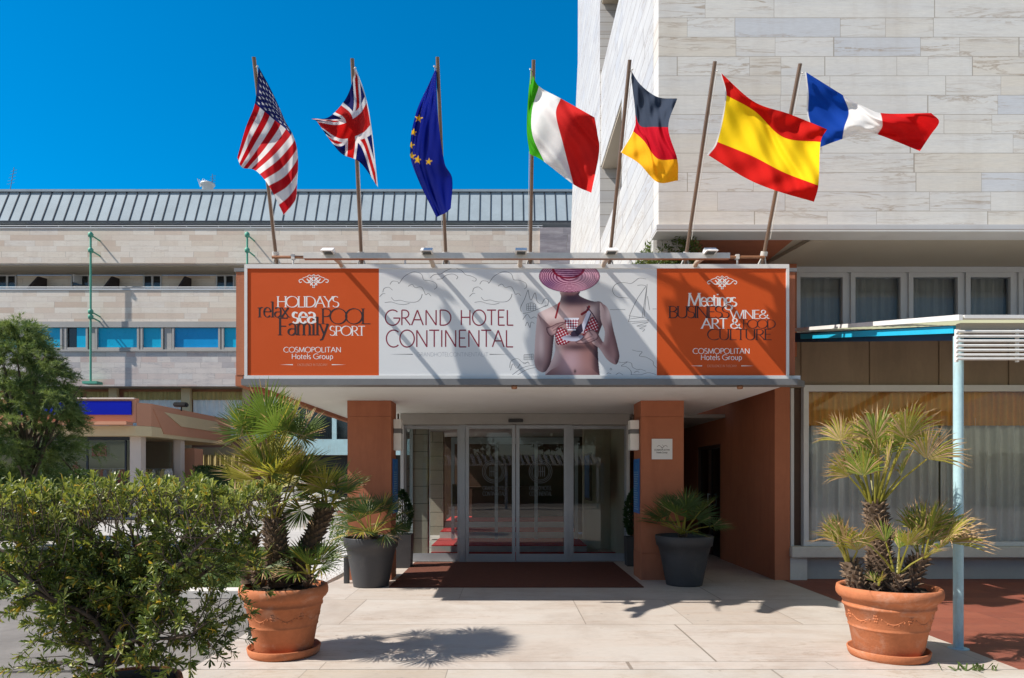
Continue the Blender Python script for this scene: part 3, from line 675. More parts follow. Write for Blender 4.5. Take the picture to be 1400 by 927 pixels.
lettering('lettering', 'ink_pale', [('EXCELLENCE IN TUSCANY',406.8,447.8,500.2,3.,'sans',1.2,.05), ('EXCELLENCE IN TUSCANY',966.8,1007.7,501.8,3.,'sans',1.2,.05)])
def taper_line(m, x0, x1, y, w):
    n = 8
    L = [sp(x0+(x1-x0)*i/n, y-w*.5*(i/n), .0003) for i in range(n+1)]; Q = [sp(x0+(x1-x0)*i/n, y+w*.5*(i/n), .0003) for i in range(n+1)]
    m.add(Q+L, [(i, i+1, n+2+i, n+1+i) for i in range(n)])
m = MB()
for a, b, y in ((382.6,400.5,498.6),(472.8,453.6,498.6),(943.7,960,500.2),(1031,1013.4,500.2)):
    L = [a, b]; taper_line(m, a, b, y, 1.2) if a < b else m.add([sp(b,y+.6,.0003),sp(a,y,.0003),sp(b,y-.6,.0003)], [(0,1,2)])
m.build('rule', M['ink_white'], sb)
m = MB()
taper_line(m, 533, 564.3, 484.4, 1.1); m.add([sp(669.3,485,.0003),sp(697,484.4,.0003),sp(669.3,483.9,.0003)], [(0,1,2)])
m.build('rule', M['ink_pencil'], sb)
def ornament(cx, cy, k):
    m = MB(); q = 0
    def st(pts, w):
        nonlocal q
        ribbon(m, [(cx+x*k, cy+y*k) for x, y in pts], w*k, sp, .0003*(q % 6)); q += 1
    for s_ in (-1, 1):
        for dx in (-.0, 3.6, 7.2): st([(s_*(-8+dx), -4+dx*1.1-1), (s_*(3+dx*.45), 9.5-dx*.1)] if False else [(s_*(-9.5+dx*1.2), -3.5-dx*.55), (s_*(1.5+dx*.9), 8.6-dx*.9)], 1.5)
        st(smooth_curve([(s_*2,-1),(s_*6,1.8),(s_*11,1.5),(s_*16,-2.8),(s_*20,-1.2),(s_*18.6,1.7),(s_*16.4,.8)]), 1.1)
        st(smooth_curve([(s_*0,-9.5),(s_*3,-7.2),(s_*6,-8.6),(s_*9,-6.4)]), .8)
        st(smooth_curve([(s_*4,-2.5),(s_*8,-6.2),(s_*12,-5.4),(s_*15.5,-4)]), .8)
    return m
ornament(428.9,384.6,1.).build('ornament', M['ink_white'], sb); ornament(987.3,386.6,1.).build('ornament', M['ink_white'], sb)
# line drawings on the white panel
def doodle(lines, f, w=.62, k=7):
    m = MB()
    for i, L in enumerate(lines):
        pts = [f(p) for p in L]
        if len(pts) > 2: pts = smooth_curve(pts, k)
        ribbon(m, pts, w*rng.uniform(.8,1.25), sp, .00025*(i % 8), (w*1.2, w*.7))
    return m
f4 = lambda p: (510+p[0]*.178, 355+p[1]*.178)
f8 = lambda p: (700+p[0]*.1833, 350+p[1]*.1833)
cloud = [[(130,190),(150,165),(190,170),(200,182),(240,130),(310,95),(370,110),(390,155),(430,160),(480,180),(490,210),(470,228)],
 [(270,205),(300,190),(325,215),(370,210),(395,250),(405,270),(425,260),(445,280)], [(75,250),(85,222),(120,212),(150,235)], [(50,285),(75,262),(95,262)],
 [(140,290),(165,315),(210,312),(260,325),(330,325),(365,300),(378,265)], [(90,330),(140,325),(190,340),(240,345),(280,335)]]
cl2 = [[(x+690, y-2) for x, y in L] for L in cloud]
mid = [[(440,140),(470,115),(520,110),(560,85),(620,65),(680,85),(710,115),(750,125),(790,145),(785,165),(760,160)], [(490,150),(530,145),(560,120),(610,110),(650,130),(640,150)]]
doodle(cloud, f4).build('cloud_drawing', M['ink_pencil'], sb); doodle(mid, f4).build('cloud_drawing', M['ink_pencil'], sb); doodle(cl2, f4).build('cloud_drawing', M['ink_pencil'], sb)
hill = [[(1140,400),(1132,370),(1165,300),(1190,235),(1200,280),(1215,310),(1245,255),(1260,320),(1290,340),(1302,330)], [(1150,415),(1215,400),(1290,370),(1330,350)],
 [(1150,460),(1185,420),(1210,450),(1240,440),(1262,452)], [(1170,510),(1185,480),(1205,522),(1215,480),(1240,490)], [(1302,330),(1320,300),(1345,310),(1340,350),(1310,360)]]
hs_ = [[(1180,342),(1180,390)],[(1250,342),(1250,390)],[(1180,342),(1215,330),(1250,342)],[(1180,390),(1250,390)],[(1195,340),(1195,390)],[(1210,335),(1210,390)],[(1230,338),(1230,390)],[(1180,360),(1250,360)],[(1180,375),(1250,375)]]
mm_ = doodle(hill, f4)
b2 = doodle(hs_, f4, .5, 2); mm_.add(b2.v, b2.f); mm_.build('hill_drawing', M['ink_pencil'], sb)
vil = [[(1050,830),(1060,780),(1110,760),(1150,790),(1190,790)],[(1070,885),(1150,830),(1240,808)],[(1110,885),(1180,845),(1250,828)],[(1055,850),(1075,800),(1105,835),(1130,800)],[(1160,730),(1230,725)],[(1160,770),(1230,768)],
 [(1160,730),(1160,770)],[(1230,725),(1230,768)],[(1175,728),(1175,770)],[(1190,728),(1190,770)],[(1205,728),(1205,770)],[(1218,727),(1218,769)],[(1160,750),(1230,748)],[(1150,790),(1165,800),(1190,785),(1200,805)]]
doodle(vil, f4, .55).build('village_drawing', M['ink_pencil'], sb)
boat = [[(1008,210),(985,455)],[(1000,225),(940,310),(895,400),(876,445)],[(1005,232),(970,460)],[(1010,300),(1026,402)],[(870,445),(940,455),(985,460),(1020,480)],[(1020,482),(868,490)],[(868,490),(880,445)],
 [(895,503),(1020,492),(930,523),(1003,520),(950,541),(990,545),(972,565)],[(985,455),(880,470)]]
doodle(boat, f8, .55, 3).build('sailboat_drawing', M['ink_pencil'], sb)
coast = [[(870,315),(830,310),(800,310),(765,290),(750,250),(775,210),(830,198),(885,205),(920,185),(950,165),(1000,172)],[(730,400),(845,400)],[(1048,395),(1078,395)],
 [(895,700),(930,710),(970,715),(950,745),(1000,755),(1050,785),(1055,810),(1078,835)],[(790,790),(830,795),(860,790),(815,820),(850,825),(885,855),(890,885)],[(860,790),(890,800),(900,830),(940,850)],[(885,885),(960,885),(1020,870),(1078,887)],
 [(730,845),(737,836),(745,845),(737,851),(730,845)],[(705,880),(720,872),(740,880)],[(775,885),(800,872),(828,888)],[(940,850),(960,845),(1000,860)],[(935,220),(965,216),(1000,222)],[(910,870),(930,860),(950,868)]]
doodle(coast[:2]+coast[-2:-1], f8, .6).build('cloud_drawing', M['ink_pencil'], sb); doodle(coast[2:6], f8, .6).build('coast_drawing', M['ink_pencil'], sb); [doodle([q], f8, .6).build('bubble_drawing', M['ink_pencil'], sb) for q in coast[6:-2]+coast[-1:]]

# the printed woman: colours worked out point by point on a fine flat mesh
def inpoly(xx, yy, poly):
    r_ = np.zeros(xx.shape, bool); n = len(poly)
    for i in range(n):
        x1, y1 = poly[i]; x2, y2 = poly[(i+1)%n]
        c = ((y1 > yy) != (y2 > yy)) & (xx < (x2-x1)*(yy-y1)/((y2-y1) or 1e-9)+x1); r_ ^= c
    return r_
def edist(xx, yy, poly, closed=True):
    d = np.full(xx.shape, 1e9); n = len(poly)
    for i in range(n if closed else n-1):
        x1, y1 = poly[i]; x2, y2 = poly[(i+1)%n]; dx, dy = x2-x1, y2-y1
        t = np.clip(((xx-x1)*dx+(yy-y1)*dy)/(dx*dx+dy*dy+1e-9), 0, 1)
        d = np.minimum(d, np.hypot(xx-x1-t*dx, yy-y1-t*dy))
    return d
def sm(a, b, v): t = np.clip((v-a)/(b-a), 0, 1); return t*t*(3-2*t)
def blob(xx, yy, cx, cy, rx, ry): return np.exp(-(((xx-cx)/rx)**2+((yy-cy)/ry)**2))
gx_, gy_ = np.meshgrid(np.linspace(150, 815, 331), np.linspace(95, 890, 397))
C3 = lambda r, g, b: np.array(srgb(r,g,b))
rgb = np.zeros(gx_.shape+(3,)); ink = np.zeros(gx_.shape, bool)
def paint(mask, c):
    rgb[mask] = c[mask] if c.ndim == 3 else c; ink[mask] = True
def blend(mask, a, c):
    a = (a*mask)[...,None]; rgb[:] = rgb*(1-a)+c*a
S1, S2, S3 = C3(238,214,212), C3(158,118,116), C3(62,36,48)
torso = smooth_curve([(245,890),(255,830),(300,770),(322,700),(318,640),(322,560),(250,520),(190,440),(215,415),(300,375),(350,345),(365,300),(362,262),(500,262),(500,290),(540,315),(610,338),(660,340),(700,390),(690,470),(655,560),(640,620),(642,720),(646,800),(655,890)], 4)
tm = inpoly(gx_, gy_, torso); td = edist(gx_, gy_, torso)
def body(d, w, mid, dark, lite):
    gyd, gxd = np.gradient(d); ln = np.hypot(gxd, gyd)+1e-6; e_ = (1-sm(0, w, d))[...,None]; lx = (gxd*.9+gyd*.35)/ln
    k_ = np.clip(lx, -1, 1)[...,None]
    return mid*(1-e_)+e_*np.where(k_ > 0, mid*(1-.75*k_)+lite*.75*k_, mid*(1+.92*k_)-dark*.92*k_)
c_ = body(td, 85, S2, S3, S1)
paint(tm, c_)
blend(tm, .85*blob(gx_,gy_,300,440,130,60), S1); blend(tm, .75*blob(gx_,gy_,600,400,60,60), S1)
blend(tm, .75*blob(gx_,gy_,430,790,90,110), C3(190,160,170)); blend(tm, .55*blob(gx_,gy_,560,700,50,120), C3(150,105,100))
blend(tm, .9*blob(gx_,gy_,430,330,150,55), C3(44,30,46)); blend(tm, .85*blob(gx_,gy_,560,335,110,40), C3(50,38,56))
blend(tm, .85*blob(gx_,gy_,480,680,130,30), C3(58,36,44)); blend(tm, .8*blob(gx_,gy_,640,760,35,140), C3(44,30,40)); blend(tm, .6*blob(gx_,gy_,460,400,90,30), C3(170,140,140))
blend(tm, .9*blob(gx_,gy_,440,305,95,42), C3(46,32,48)); blend(tm, .6*blob(gx_,gy_,650,420,40,80), C3(60,42,60)); blend(tm, .9*blob(gx_,gy_,470,860,9,14), C3(40,24,28)); blend(tm, .5*blob(gx_,gy_,430,285,50,10), C3(130,80,84))
for arm, hl in (([(190,430),(176,560),(168,700),(166,790),(185,845),(235,870),(270,835),(295,770),(308,650),(312,560),(262,500)], (215,660,28,160)),
            ([(655,345),(705,375),(735,440),(755,540),(785,660),(802,745),(785,805),(755,806),(705,770),(650,690),(600,650),(588,600),(630,570),(660,610),(682,640),(690,560),(660,470)], (720,430,30,90))):
    arm = smooth_curve(arm+[arm[0]], 4); am = inpoly(gx_, gy_, arm); ad = edist(gx_, gy_, arm); paint(am, body(ad, 52, C3(168,130,130), C3(58,34,44), C3(236,212,208)))
    blend(am, .9*blob(gx_,gy_,*hl), C3(232,206,204)); blend(am, .6*blob(gx_,gy_,720,640,40,120), C3(120,84,88))
    blend(am, .5*blob(gx_,gy_,200,800,60,60), C3(92,60,70))
cups = [[(318,600),(328,545),(370,530),(415,560),(445,600),(430,640),(400,660),(340,662)], [(520,600),(545,545),(575,480),(605,455),(640,500),(640,560),(600,575),(560,590)]]
for cp in cups:
    cp = smooth_curve(cp+[cp[0]], 4); cm = inpoly(gx_, gy_, cp)
    dots = (np.sin(gx_*.21+gy_*.07)*np.sin(gy_*.21-gx_*.07)) > .30
    paint(cm, np.where(dots[...,None], C3(225,205,215), C3(150,20,40))); blend(cm, .6*(1-sm(0,20,edist(gx_,gy_,cp))), C3(70,10,30))
for ln, ww, cc in (([(352,350),(338,410),(325,460)], 7, C3(150,30,40)), ([(575,378),(560,410),(520,435)], 9, C3(110,24,36)), ([(560,380),(600,430),(640,495)], 4, C3(70,40,60)),
               ([(572,425),(545,490),(520,560)], 14, C3(205,205,225)), ([(588,432),(565,490),(545,540)], 4, C3(60,60,90))):
    paint((edist(gx_, gy_, ln, False) < ww) & tm, cc)
pl_ = ((gx_-465)/95)**2+((gy_-612)/24)**2 < 1; paint(pl_, C3(190,190,210)); blend(pl_, .8*blob(gx_,gy_,460,600,70,14), C3(70,50,70))
sc_ = inpoly(gx_, gy_, [(440,570),(520,500),(530,560),(490,600),(440,600)]); paint(sc_, C3(54,40,60))
bowl = [(390,462),(500,462),(492,510),(474,556),(416,556),(398,510)]; bm_ = inpoly(gx_, gy_, bowl)
chk = (np.sin((gx_+gy_)*.165)*np.sin((gx_-gy_)*.165)) > .05
paint(bm_, np.where(chk[...,None], C3(232,226,236), C3(150,24,54))); paint(bm_ & (gy_ < 474), C3(225,225,238)); paint(bm_ & (gy_ > 543), C3(220,220,235))
for hd in ([(255,535),(300,520),(340,500),(400,490),(395,505),(345,535),(330,580),(290,600),(262,570)], [(470,640),(520,615),(560,560),(605,550),(640,580),(640,615),(600,640),(540,655),(490,655)]):
    hd = smooth_curve(hd+[hd[0]], 4); hm = inpoly(gx_, gy_, hd); t_ = sm(0, 16, edist(gx_, gy_, hd))[...,None]
    paint(hm, C3(84,50,58)*(1-t_)+C3(188,150,150)*t_)
for ln in ([(300,540),(350,510)],[(310,556),(345,535)],[(520,632),(590,600)],[(545,642),(610,615)],[(575,560),(600,590)]): blend(hm*0+1, .6*np.exp(-(edist(gx_,gy_,ln,False)/4)**2)*ink, C3(80,46,54))
e = np.hypot((gx_-428)/228, (gy_-152)/120); hat = (e < 1) & (gy_ < 275)
ring = np.sin(e*e*62) > -.1
paint(hat, np.where(ring[...,None], C3(214,160,182), C3(120,40,80))); blend(hat, .75*blob(gx_,gy_,270,210,80,50), C3(96,60,110)); blend(hat, .5*blob(gx_,gy_,560,160,90,70), C3(235,190,205))
blend(hat, .8*(e > .965), C3(90,30,70))
e2 = np.hypot((gx_-420)/118, (gy_-95)/72); cr = e2 < 1
r2 = np.sin(gy_*.42+((gx_-420)/70)**2) > 0
paint(cr, np.where(r2[...,None], C3(206,150,178), C3(120,50,90))); paint((e2 < 1.04) & (e2 > .88), C3(140,20,50)); blend(cr, .6*blob(gx_,gy_,500,110,40,40), C3(130,60,100))
ny, nx = gx_.shape
px_g = 700+gx_*.1833; py_g = 350+gy_*.1833
V = np.stack([(px_g-CX)*DS/F, np.full(gx_.shape, DS-.0011), EYE+(CY-py_g)*DS/F], -1).reshape(-1,3)
idx = np.arange(ny*nx).reshape(ny,nx)
keep = ink[:-1,:-1] & ink[1:,1:] & ink[1:,:-1] & ink[:-1,1:]
q = np.stack([idx[:-1,:-1], idx[1:,:-1], idx[1:,1:], idx[:-1,1:]], -1)[keep]
used = np.unique(q); rem = np.full(ny*nx, -1); rem[used] = np.arange(len(used))
def ink_mesh(name, V, q, C, mm, parent, smooth=False):
    me = bpy.data.meshes.new(name); me.from_pydata(V.tolist(), [], q.tolist()); me.materials.append(mm)
    a = me.attributes.new('ink', 'FLOAT_COLOR', 'POINT'); a.data.foreach_set('color', np.concatenate([C, np.ones((len(C),1))], 1).astype(np.float32).ravel())
    if smooth: me.polygons.foreach_set('use_smooth', [True]*len(me.polygons))
    me.update(); o = bpy.data.objects.new(name, me); col.objects.link(o)
    if parent: o.parent = parent; o.matrix_parent_inverse = Matrix.Translation(-parent.location)
    return o
ink_mesh('printed_woman', V[used], rem[q], rgb.reshape(-1,3)[used], M['print'], sb)

# ---------------------------------------------------------------- lamps, rail, poles and flags
for (bpx, hpx, name) in ((467,447,'first'),(592,584,'b'),(711,711,'c'),(825,829,'d'),(950,971,'e')):
    xb_ = X(bpx,DS); zb_ = 3.975
    labs = {447:'white sign lamp on a slim arm above the left orange panel', 584:'white sign lamp above the word GRAND, left of centre', 711:'sign lamp over the middle of the board, just left of the striped hat', 829:'white sign lamp between the striped hat and the sailboat drawing', 971:'white sign lamp above the right orange panel'}
    t = thing('sign_lamp', labs[hpx], 'floodlight', (xb_, DS, zb_), 'floodlights along the signboard')
    yh = 7.30
    MB().tube([(xb_,DS-.0,zb_),(xb_,DS-.08,zb_+.015),(xb_,yh+.08,3.945)], .026, 10).build('arm', M['tan_paint'], t)
    m = MB(); m.prism([(yh-.085,3.93),(yh+.08,3.93),(yh+.08,3.965),(yh+.02,3.992)], 'x', xb_-.062, xb_+.062); m.build('housing', M['lamp_white'], t)
    m = MB(); m.box(xb_-.045, xb_+.045, yh-.05, yh+.07, 3.924, 3.929); m.build('lens', M['glass_dark'], t)
t = thing('cable_tray', 'long grey channel running along the lamps above the signboard', 'cable tray', (.1, 7.36, 3.9))
MB().box(X(415,7.34), X(998,7.34), 7.335, 7.345, 3.885, 3.945).build('web', M['galv'], t)
MB().box(X(415,7.34), X(998,7.34), 7.346, 7.40, 3.884, 3.889).build('flange', M['copper'], t)
cd = thing('conduit_pipe', 'thin copper conduit pipe running past the feet of the flagpoles', 'pipe', (0, 8.05, 4.05))
MB().tube([(X(372,8.02),8.02,4.115),(X(1045,8.02),8.02,4.115)], .018, 8).build('pipe', M['copper'], cd)
for p_ in (401, 554, 709, 862, 1008):
    m = MB(); x_ = X(p_,8.02); m.tube([(x_,8.02,3.975),(x_,8.02,4.11)], .012, 6); m.box(x_-.02,x_+.02,8.0,8.045,4.09,4.145); m.build('clip', M['galv'], cd)
# poles: foot (px, py) -> tip (px, py)
poles = [('American', 377.5,352, 347,78), ('British', 494,352, 481.5,80), ('European', 609.5,350, 598,78), ('Italian', 725,350, 729.5,82),
     ('German', 834,350, 861,82), ('Spanish', 938,350, 977.5,84), ('French', 1043,355, 1094,87)]
DB, DT = 8.06, 7.30
words_ = {'American':'stars and stripes', 'British':'British', 'European':'European Union', 'Italian':'Italian tricolour', 'German':'German', 'Spanish':'Spanish', 'French':'French tricolour'}
for nm, bx_, by_, tx_, ty_ in poles:
    b = P(bx_, by_, DB); tp = P(tx_, ty_, DT); dirv = (tp-b).normalized(); foot = b+dirv*(-(b.z-3.98)/dirv.z)
    t = thing('flagpole', f'slim bronze pole leaning outwards, flying the {words_[nm]} flag', 'flagpole', foot, 'flagpoles above the signboard')
    MB().tube([foot, tp], .0205, 12).build('pole', M['steel_brown'], t)
    m = MB()
    for dx, dy in ((-.07,.0),(.07,.0),(0,.09)):
        m.tube([(foot.x+dx, foot.y+dy, 3.976), foot+dirv*.20], .010, 6)
    m.tube([foot+dirv*.17, foot+dirv*.22], .04, 10); m.build('stay_bracket', M['galv'], t)
    m = MB(); s_ = 1 if nm not in ('European','Italian') else -1
    m.tube([tp-dirv*.10, tp-dirv*.10+Vector((.04*s_,-.03,.0))], .009, 6); m.build('cleat', M['galv'], t)
    MB().tube([tp-dirv*.10+Vector((.03*s_,-.03,0)), foot+dirv*.35+Vector((.03*s_,-.03,0))], .0035, 5).build('halyard', M['white_cloth'], t)

def star_mask(xx, yy, cx, cy, r_, rot=0.):
    pts = [(cx+(r_ if k % 2 == 0 else r_*.40)*math.sin(R(36*k)+rot), cy-(r_ if k % 2 == 0 else r_*.40)*math.cos(R(36*k)+rot)) for k in range(10)]
    return inpoly(xx, yy, pts)
def crom(P0, us, n):
    """interpolate control rows (values at us) to n even samples, smooth"""
    us = np.array(us); P0 = np.array(P0, float); t = np.linspace(0, 1, n); k = len(us)
    m_ = np.zeros_like(P0)
    for i in range(k):
        a, b = max(i-1,0), min(i+1,k-1); m_[i] = (P0[b]-P0[a])/(us[b]-us[a])
    i = np.clip(np.searchsorted(us, t, 'right')-1, 0, k-2); h = us[i+1]-us[i]; s_ = (t-us[i])/h
    sh = (len(t),)+(1,)*(P0.ndim-1); s_ = s_.reshape(sh); h = h.reshape(sh)
    return (2*s_**3-3*s_**2+1)*P0[i]+(s_**3-2*s_**2+s_)*h*m_[i]+(-2*s_**3+3*s_**2)*P0[i+1]+(s_**3-s_**2)*h*m_[i+1]
FR, FW, FB, FY = C3(196,26,24), C3(232,230,228), C3(22,42,120), C3(252,204,20)
def us_flag(u, v, x, y):
    c = np.where((np.floor(v*13) % 2 == 0)[...,None], C3(190,18,28), FW)
    can = (u < .4) & (v < 7/13); c = np.where(can[...,None], C3(26,34,96), c)
    for r_ in range(9):
        for k in range(6 if r_ % 2 == 0 else 5):
            cu = (.4/12)*(1+2*k+(r_ % 2)); cv = (7/13/10)*(r_+1)
            s_ = star_mask(u*1.9, v, cu*1.9, cv, .030); c = np.where(s_[...,None], FW, c)
    return c
def uk_flag(u, v, x, y):
    U = (u-.5)*2; Vv = v-.5
    d1 = np.abs(Vv-U*.5)/1.118; d2 = np.abs(Vv+U*.5)/1.118
    c = np.broadcast_to(C3(20,26,92), u.shape+(3,)).copy()
    c = np.where(((d1 < .11)|(d2 < .11))[...,None], FW, c); c = np.where(((d1 < .045)|(d2 < .045))[...,None], FR, c)
    c = np.where(((np.abs(U) < .19)|(np.abs(Vv) < .185))[...,None], FW, c); c = np.where(((np.abs(U) < .115)|(np.abs(Vv) < .115))[...,None], FR, c)
    return np.where((u < .03)[...,None], FW, c)
def eu_flag(u, v, x, y):
    c = np.broadcast_to(C3(14,30,132), u.shape+(3,)).copy()
    for cx, cy, r_ in ((125,355,23),(97,428,22),(84,497,21),(88,552,23),(120,573,24),(178,583,21)):
        c = np.where((star_mask(x, y, cx, cy, r_, .15) & (u > .3))[...,None], C3(240,190,40), c)
    return c
def bands(cols, along, cuts):
    def f(u, v, x, y):
        t = u if along == 'u' else v; c = np.broadcast_to(cols[0], u.shape+(3,)).copy()
        for k, q_ in enumerate(cuts): c = np.where((t > q_)[...,None], cols[k+1], c)
        if along == 'v' or cols[0][2] > .1: c = np.where((u < .012)[...,None], FW, c)
        return c
    return f
flags = [
 ('American', (310,70,.2483), [0,.4,.7,1], [0,.27,.54,.77,1],
  [[(175,85),(155,288),(105,420),(58,585)],[(255,235),(250,368),(165,520),(85,640)],[(345,440),(352,462),(265,565),(160,658)],[(383,560),(387,600),(320,690),(232,742)],[(385,760),(380,815),(355,855),(315,903)]], us_flag, 'stars and stripes flag drooping in folds from the leftmost pole', (.16,.4,2.)),
 ('British', (420,70,.2157), [0,.33,.66,1], [0,.33,.66,1],
  [[(310,110),(250,290),(140,415),(28,428)],[(372,290),(318,380),(200,450),(60,445)],[(410,500),(345,545),(215,570),(90,487)],[(449,862),(335,705),(218,650),(130,545)]], uk_flag, 'British union flag twisting in the wind, tip pointing left', (.12,1.2,2.)),
 ('European', (540,70,.259), [0,.33,.66,1], [0,.33,.66,.8,1],
  [[(217,100),(210,104),(200,125),(190,148)],[(226,330),(185,330),(140,330),(108,335)],[(262,590),(190,575),(130,562),(80,545)],[(302,672),(225,680),(170,690),(118,668)],[(295,830),(270,852),(245,864),(218,877)]], eu_flag, 'deep blue flag with a ring of yellow stars, hanging limp', (.14,.3,2.6)),
 ('Italian', (710,70,.2264), [0,.333,.667,1], [0,.33,.66,1],
  [[(70,110),(118,210),(250,285),(455,400)],[(52,280),(76,360),(222,380),(472,500)],[(45,480),(80,510),(265,560),(482,610)],[(62,620),(150,668),(328,805),(435,855)]], bands([C3(60,160,20),FW,C3(205,36,34)], 'u', (.333,.667)), 'green, white and red flag blowing to the right', (.15,.9,1.8)),
 ('German', (830,70,.2157), [0,.33,.67,1], [0,.333,.667,1],
  [[(145,110),(210,210),(320,290),(445,300)],[(178,400),(212,475),(295,480),(388,482)],[(163,505),(235,570),(320,680),(445,685)],[(85,640),(200,710),(320,830),(450,820)]], bands([C3(60,70,88),C3(190,6,34),C3(248,182,30)], 'v', (.333,.667)), 'black, red and gold flag curling over at its fly edge', (.13,.6,2.2)),
 ('Spanish', (950,70,.2372), [0,.33,.67,1], [0,.25,.75,1],
  [[(145,120),(340,290),(545,362),(762,450)],[(175,250),(345,345),(510,495),(725,523)],[(122,520),(330,605),(515,700),(712,775)],[(70,595),(300,735),(480,808),(687,868)]], bands([C3(206,26,20),C3(252,212,24),C3(206,26,20)], 'v', (.25,.75)), 'red and yellow striped flag billowing to the right', (.16,.5,1.9)),
 ('French', (1080,70,.1725), [0,.33,.5,.67,1], [0,.33,.66,1],
  [[(118,160),(415,345),(570,430),(722,490),(1120,490)],[(135,330),(462,480),(580,510),(735,540),(1182,560)],[(140,520),(428,600),(590,590),(735,600),(1112,668)],[(235,762),(412,697),(590,645),(697,660),(1030,792)]], bands([C3(12,64,160),FW,C3(204,22,24)], 'u', (.333,.667)), 'blue, white and red flag streaming furthest right', (.14,.8,2.1))]
for nm, (ox, oy, k), us, vs_, ctl, pat, lab, (amp, fu, fv) in flags:
    nu, nv = 200, 150
    A = np.array(ctl, float)                       # v, u, 2
    A = crom(A, vs_, nv); A = np.swapaxes(crom(np.swapaxes(A,0,1), us, nu), 0, 1)
    uu, vv = np.meshgrid(np.linspace(0,1,nu), np.linspace(0,1,nv))
    zx, zy = A[...,0], A[...,1]
    Cc = pat(uu, vv, zx, zy)
    # cloth folds in depth: the hoist stays at the pole, the fly swings towards the street
    fold = amp*np.sin(2*math.pi*(fu*uu*1.4+fv*vv*.5)+1.1*np.sin(3*uu+2*vv))*(.15+.85*uu)
    fold += amp*.35*np.sin(2*math.pi*(2.3*uu-1.3*vv)+.8)*uu + .022*np.sin(2*math.pi*(3.1*uu+2.2*vv)+2*np.sin(5*vv+1.3*fu))*(.3+uu) + .010*np.sin(2*math.pi*(6.*uu-3.2*vv)+3*np.sin(4*uu+fv))
    pxx, pyy = ox+zx*k, oy+zy*k
    dep = 7.41-{'American':.85,'British':.75,'European':.7,'German':.45}.get(nm,.35)*uu-fold*.9
    V = np.stack([(pxx-CX)*dep/F, dep, EYE+(CY-pyy)*dep/F], -1).reshape(-1,3)
    idx = np.arange(nu*nv).reshape(nv,nu)
    q = np.stack([idx[:-1,:-1], idx[1:,:-1], idx[1:,1:], idx[:-1,1:]], -1).reshape(-1,4)
    o = ink_mesh('flag', V, q, Cc.reshape(-1,3), M['cloth'], None, True)
    tag(o, lab, 'flag', 'flags above the entrance')
# ---------------------------------------------------------------- glazed entrance
DG = 12.26
en = thing('glazed_entrance', 'aluminium framed glass entrance front with two sliding doors', 'entrance', (.17, DG, 0))
xl, xr = X(548,DG), X(860,DG)
ztop = 2.455; zr0 = .0
bx('header', M['concrete'], en, xl, xr, DG-.06, DG+.10, ztop+.004, 2.655)
bx('jamb', M['alu_white'], en, xl, xl+.06, DG-.05, DG+.05, 0, ztop); bx('jamb', M['alu_white'], en, xr-.05, xr, DG-.05, DG+.05, 0, ztop)
for a, b in ((628,636.5),(775,781.5)): bx('post', M['alu'], en, X(a,DG), X(b,DG), DG-.055, DG+.055, 0, ztop)
def leaf(x0, x1, y, fw, zbot, name):
    f = MB(); f.box(x0, x0+fw, y-.022, y+.022, .012, ztop-.01); f.box(x1-fw, x1, y-.022, y+.022, .012, ztop-.01)
    f.box(x0+fw, x1-fw, y-.021, y+.021, .012, zbot); f.box(x0+fw, x1-fw, y-.021, y+.021, ztop-.07, ztop-.011)
    o = f.build(name, M['alu'], en)
    g = MB(); g.quad((x0+fw,y,zbot),(x1-fw,y,zbot),(x1-fw,y,ztop-.07),(x0+fw,y,ztop-.07)); g.build('pane', M['glass'], o)
    return o
e1 = leaf(X(637,DG), X(704.5,DG), DG-.08, .06, .15, 'sliding_door')
e2 = leaf(X(705.5,DG), X(775,DG), DG-.08, .06, .15, 'sliding_door')
leaf(xl+.061, X(627.7,DG), DG+.01, .03, .15, 'sidelight'); leaf(X(781.8,DG), xr-.051, DG+.01, .03, .15, 'sidelight')
def etched(cx, d, par):
    m = MB(); pl = lambda x, y, o: (cx+x*.01, d-.003-o*.2, 1.62-y*.01)
    for r_ in (20.5, 17.5, 15): ribbon(m, arc(0,0,r_,r_,0,360,40), 1.0, pl, 0)
    for x_ in (-7,-3.5,0,3.5,7): ribbon(m, [(x_,-9),(x_,9)], 1.2, pl, .0003)
    ribbon(m, [(-7,0),(7,0)], 1.2, pl, .0006)
    text(m, 'GRAND HOTEL', -20, 20, 33, 7, pl, 'sans', 1.2); text(m, 'CONTINENTAL', -20, 20, 43, 7, pl, 'sans', 1.2)
    m.build('etched_emblem', M['etch'], par)
etched((X(637,DG)+X(704.5,DG))/2+.06, DG-.081, e1); etched((X(705.5,DG)+X(775,DG))/2-.02, DG-.081, e2)
m = MB(); m.box(X(695,DG), X(715,DG), DG-.11, DG-.062, 2.50, 2.56, bev=.008); m.build('door_sensor', M['plastic_grey'], en)
# vestibule behind the glass
ve = thing('vestibule', 'entrance vestibule seen through the glass doors, stone pier and cream wall', 'vestibule', (.2, 15, 0))
m = MB(); m.box(-1.83, 4, 12.4, 20, 2.6, 2.659); m.build('ceiling', M['concrete'], ve)
m = MB(); m.box(-1.9, 2.3, 18.6, 18.8, .0, 2.6); m.build('back_wall', M['timber_dark'], ve)
m = MB(); m.box(2.185, 2.25, 12.4, 18.6, .0, 2.6); m.build('side_wall', M['cream_wall'], ve)
m = MB(); m.box(1.62, 2.18, 14.3, 14.5, 0, 2.6); m.build('return_wall', M['cream_wall'], ve)
m = MB(); m.box(-1.80, -1.52, 13.2, 13.5, 0, 2.59); m.build('stone_pier', M['pier_stone'], ve)
m = MB(); m.box(-1.9, -1.50, 16.3, 16.6, .12, 2.59); m.build('stone_pier', M['pier_stone'], ve)
f = MB()
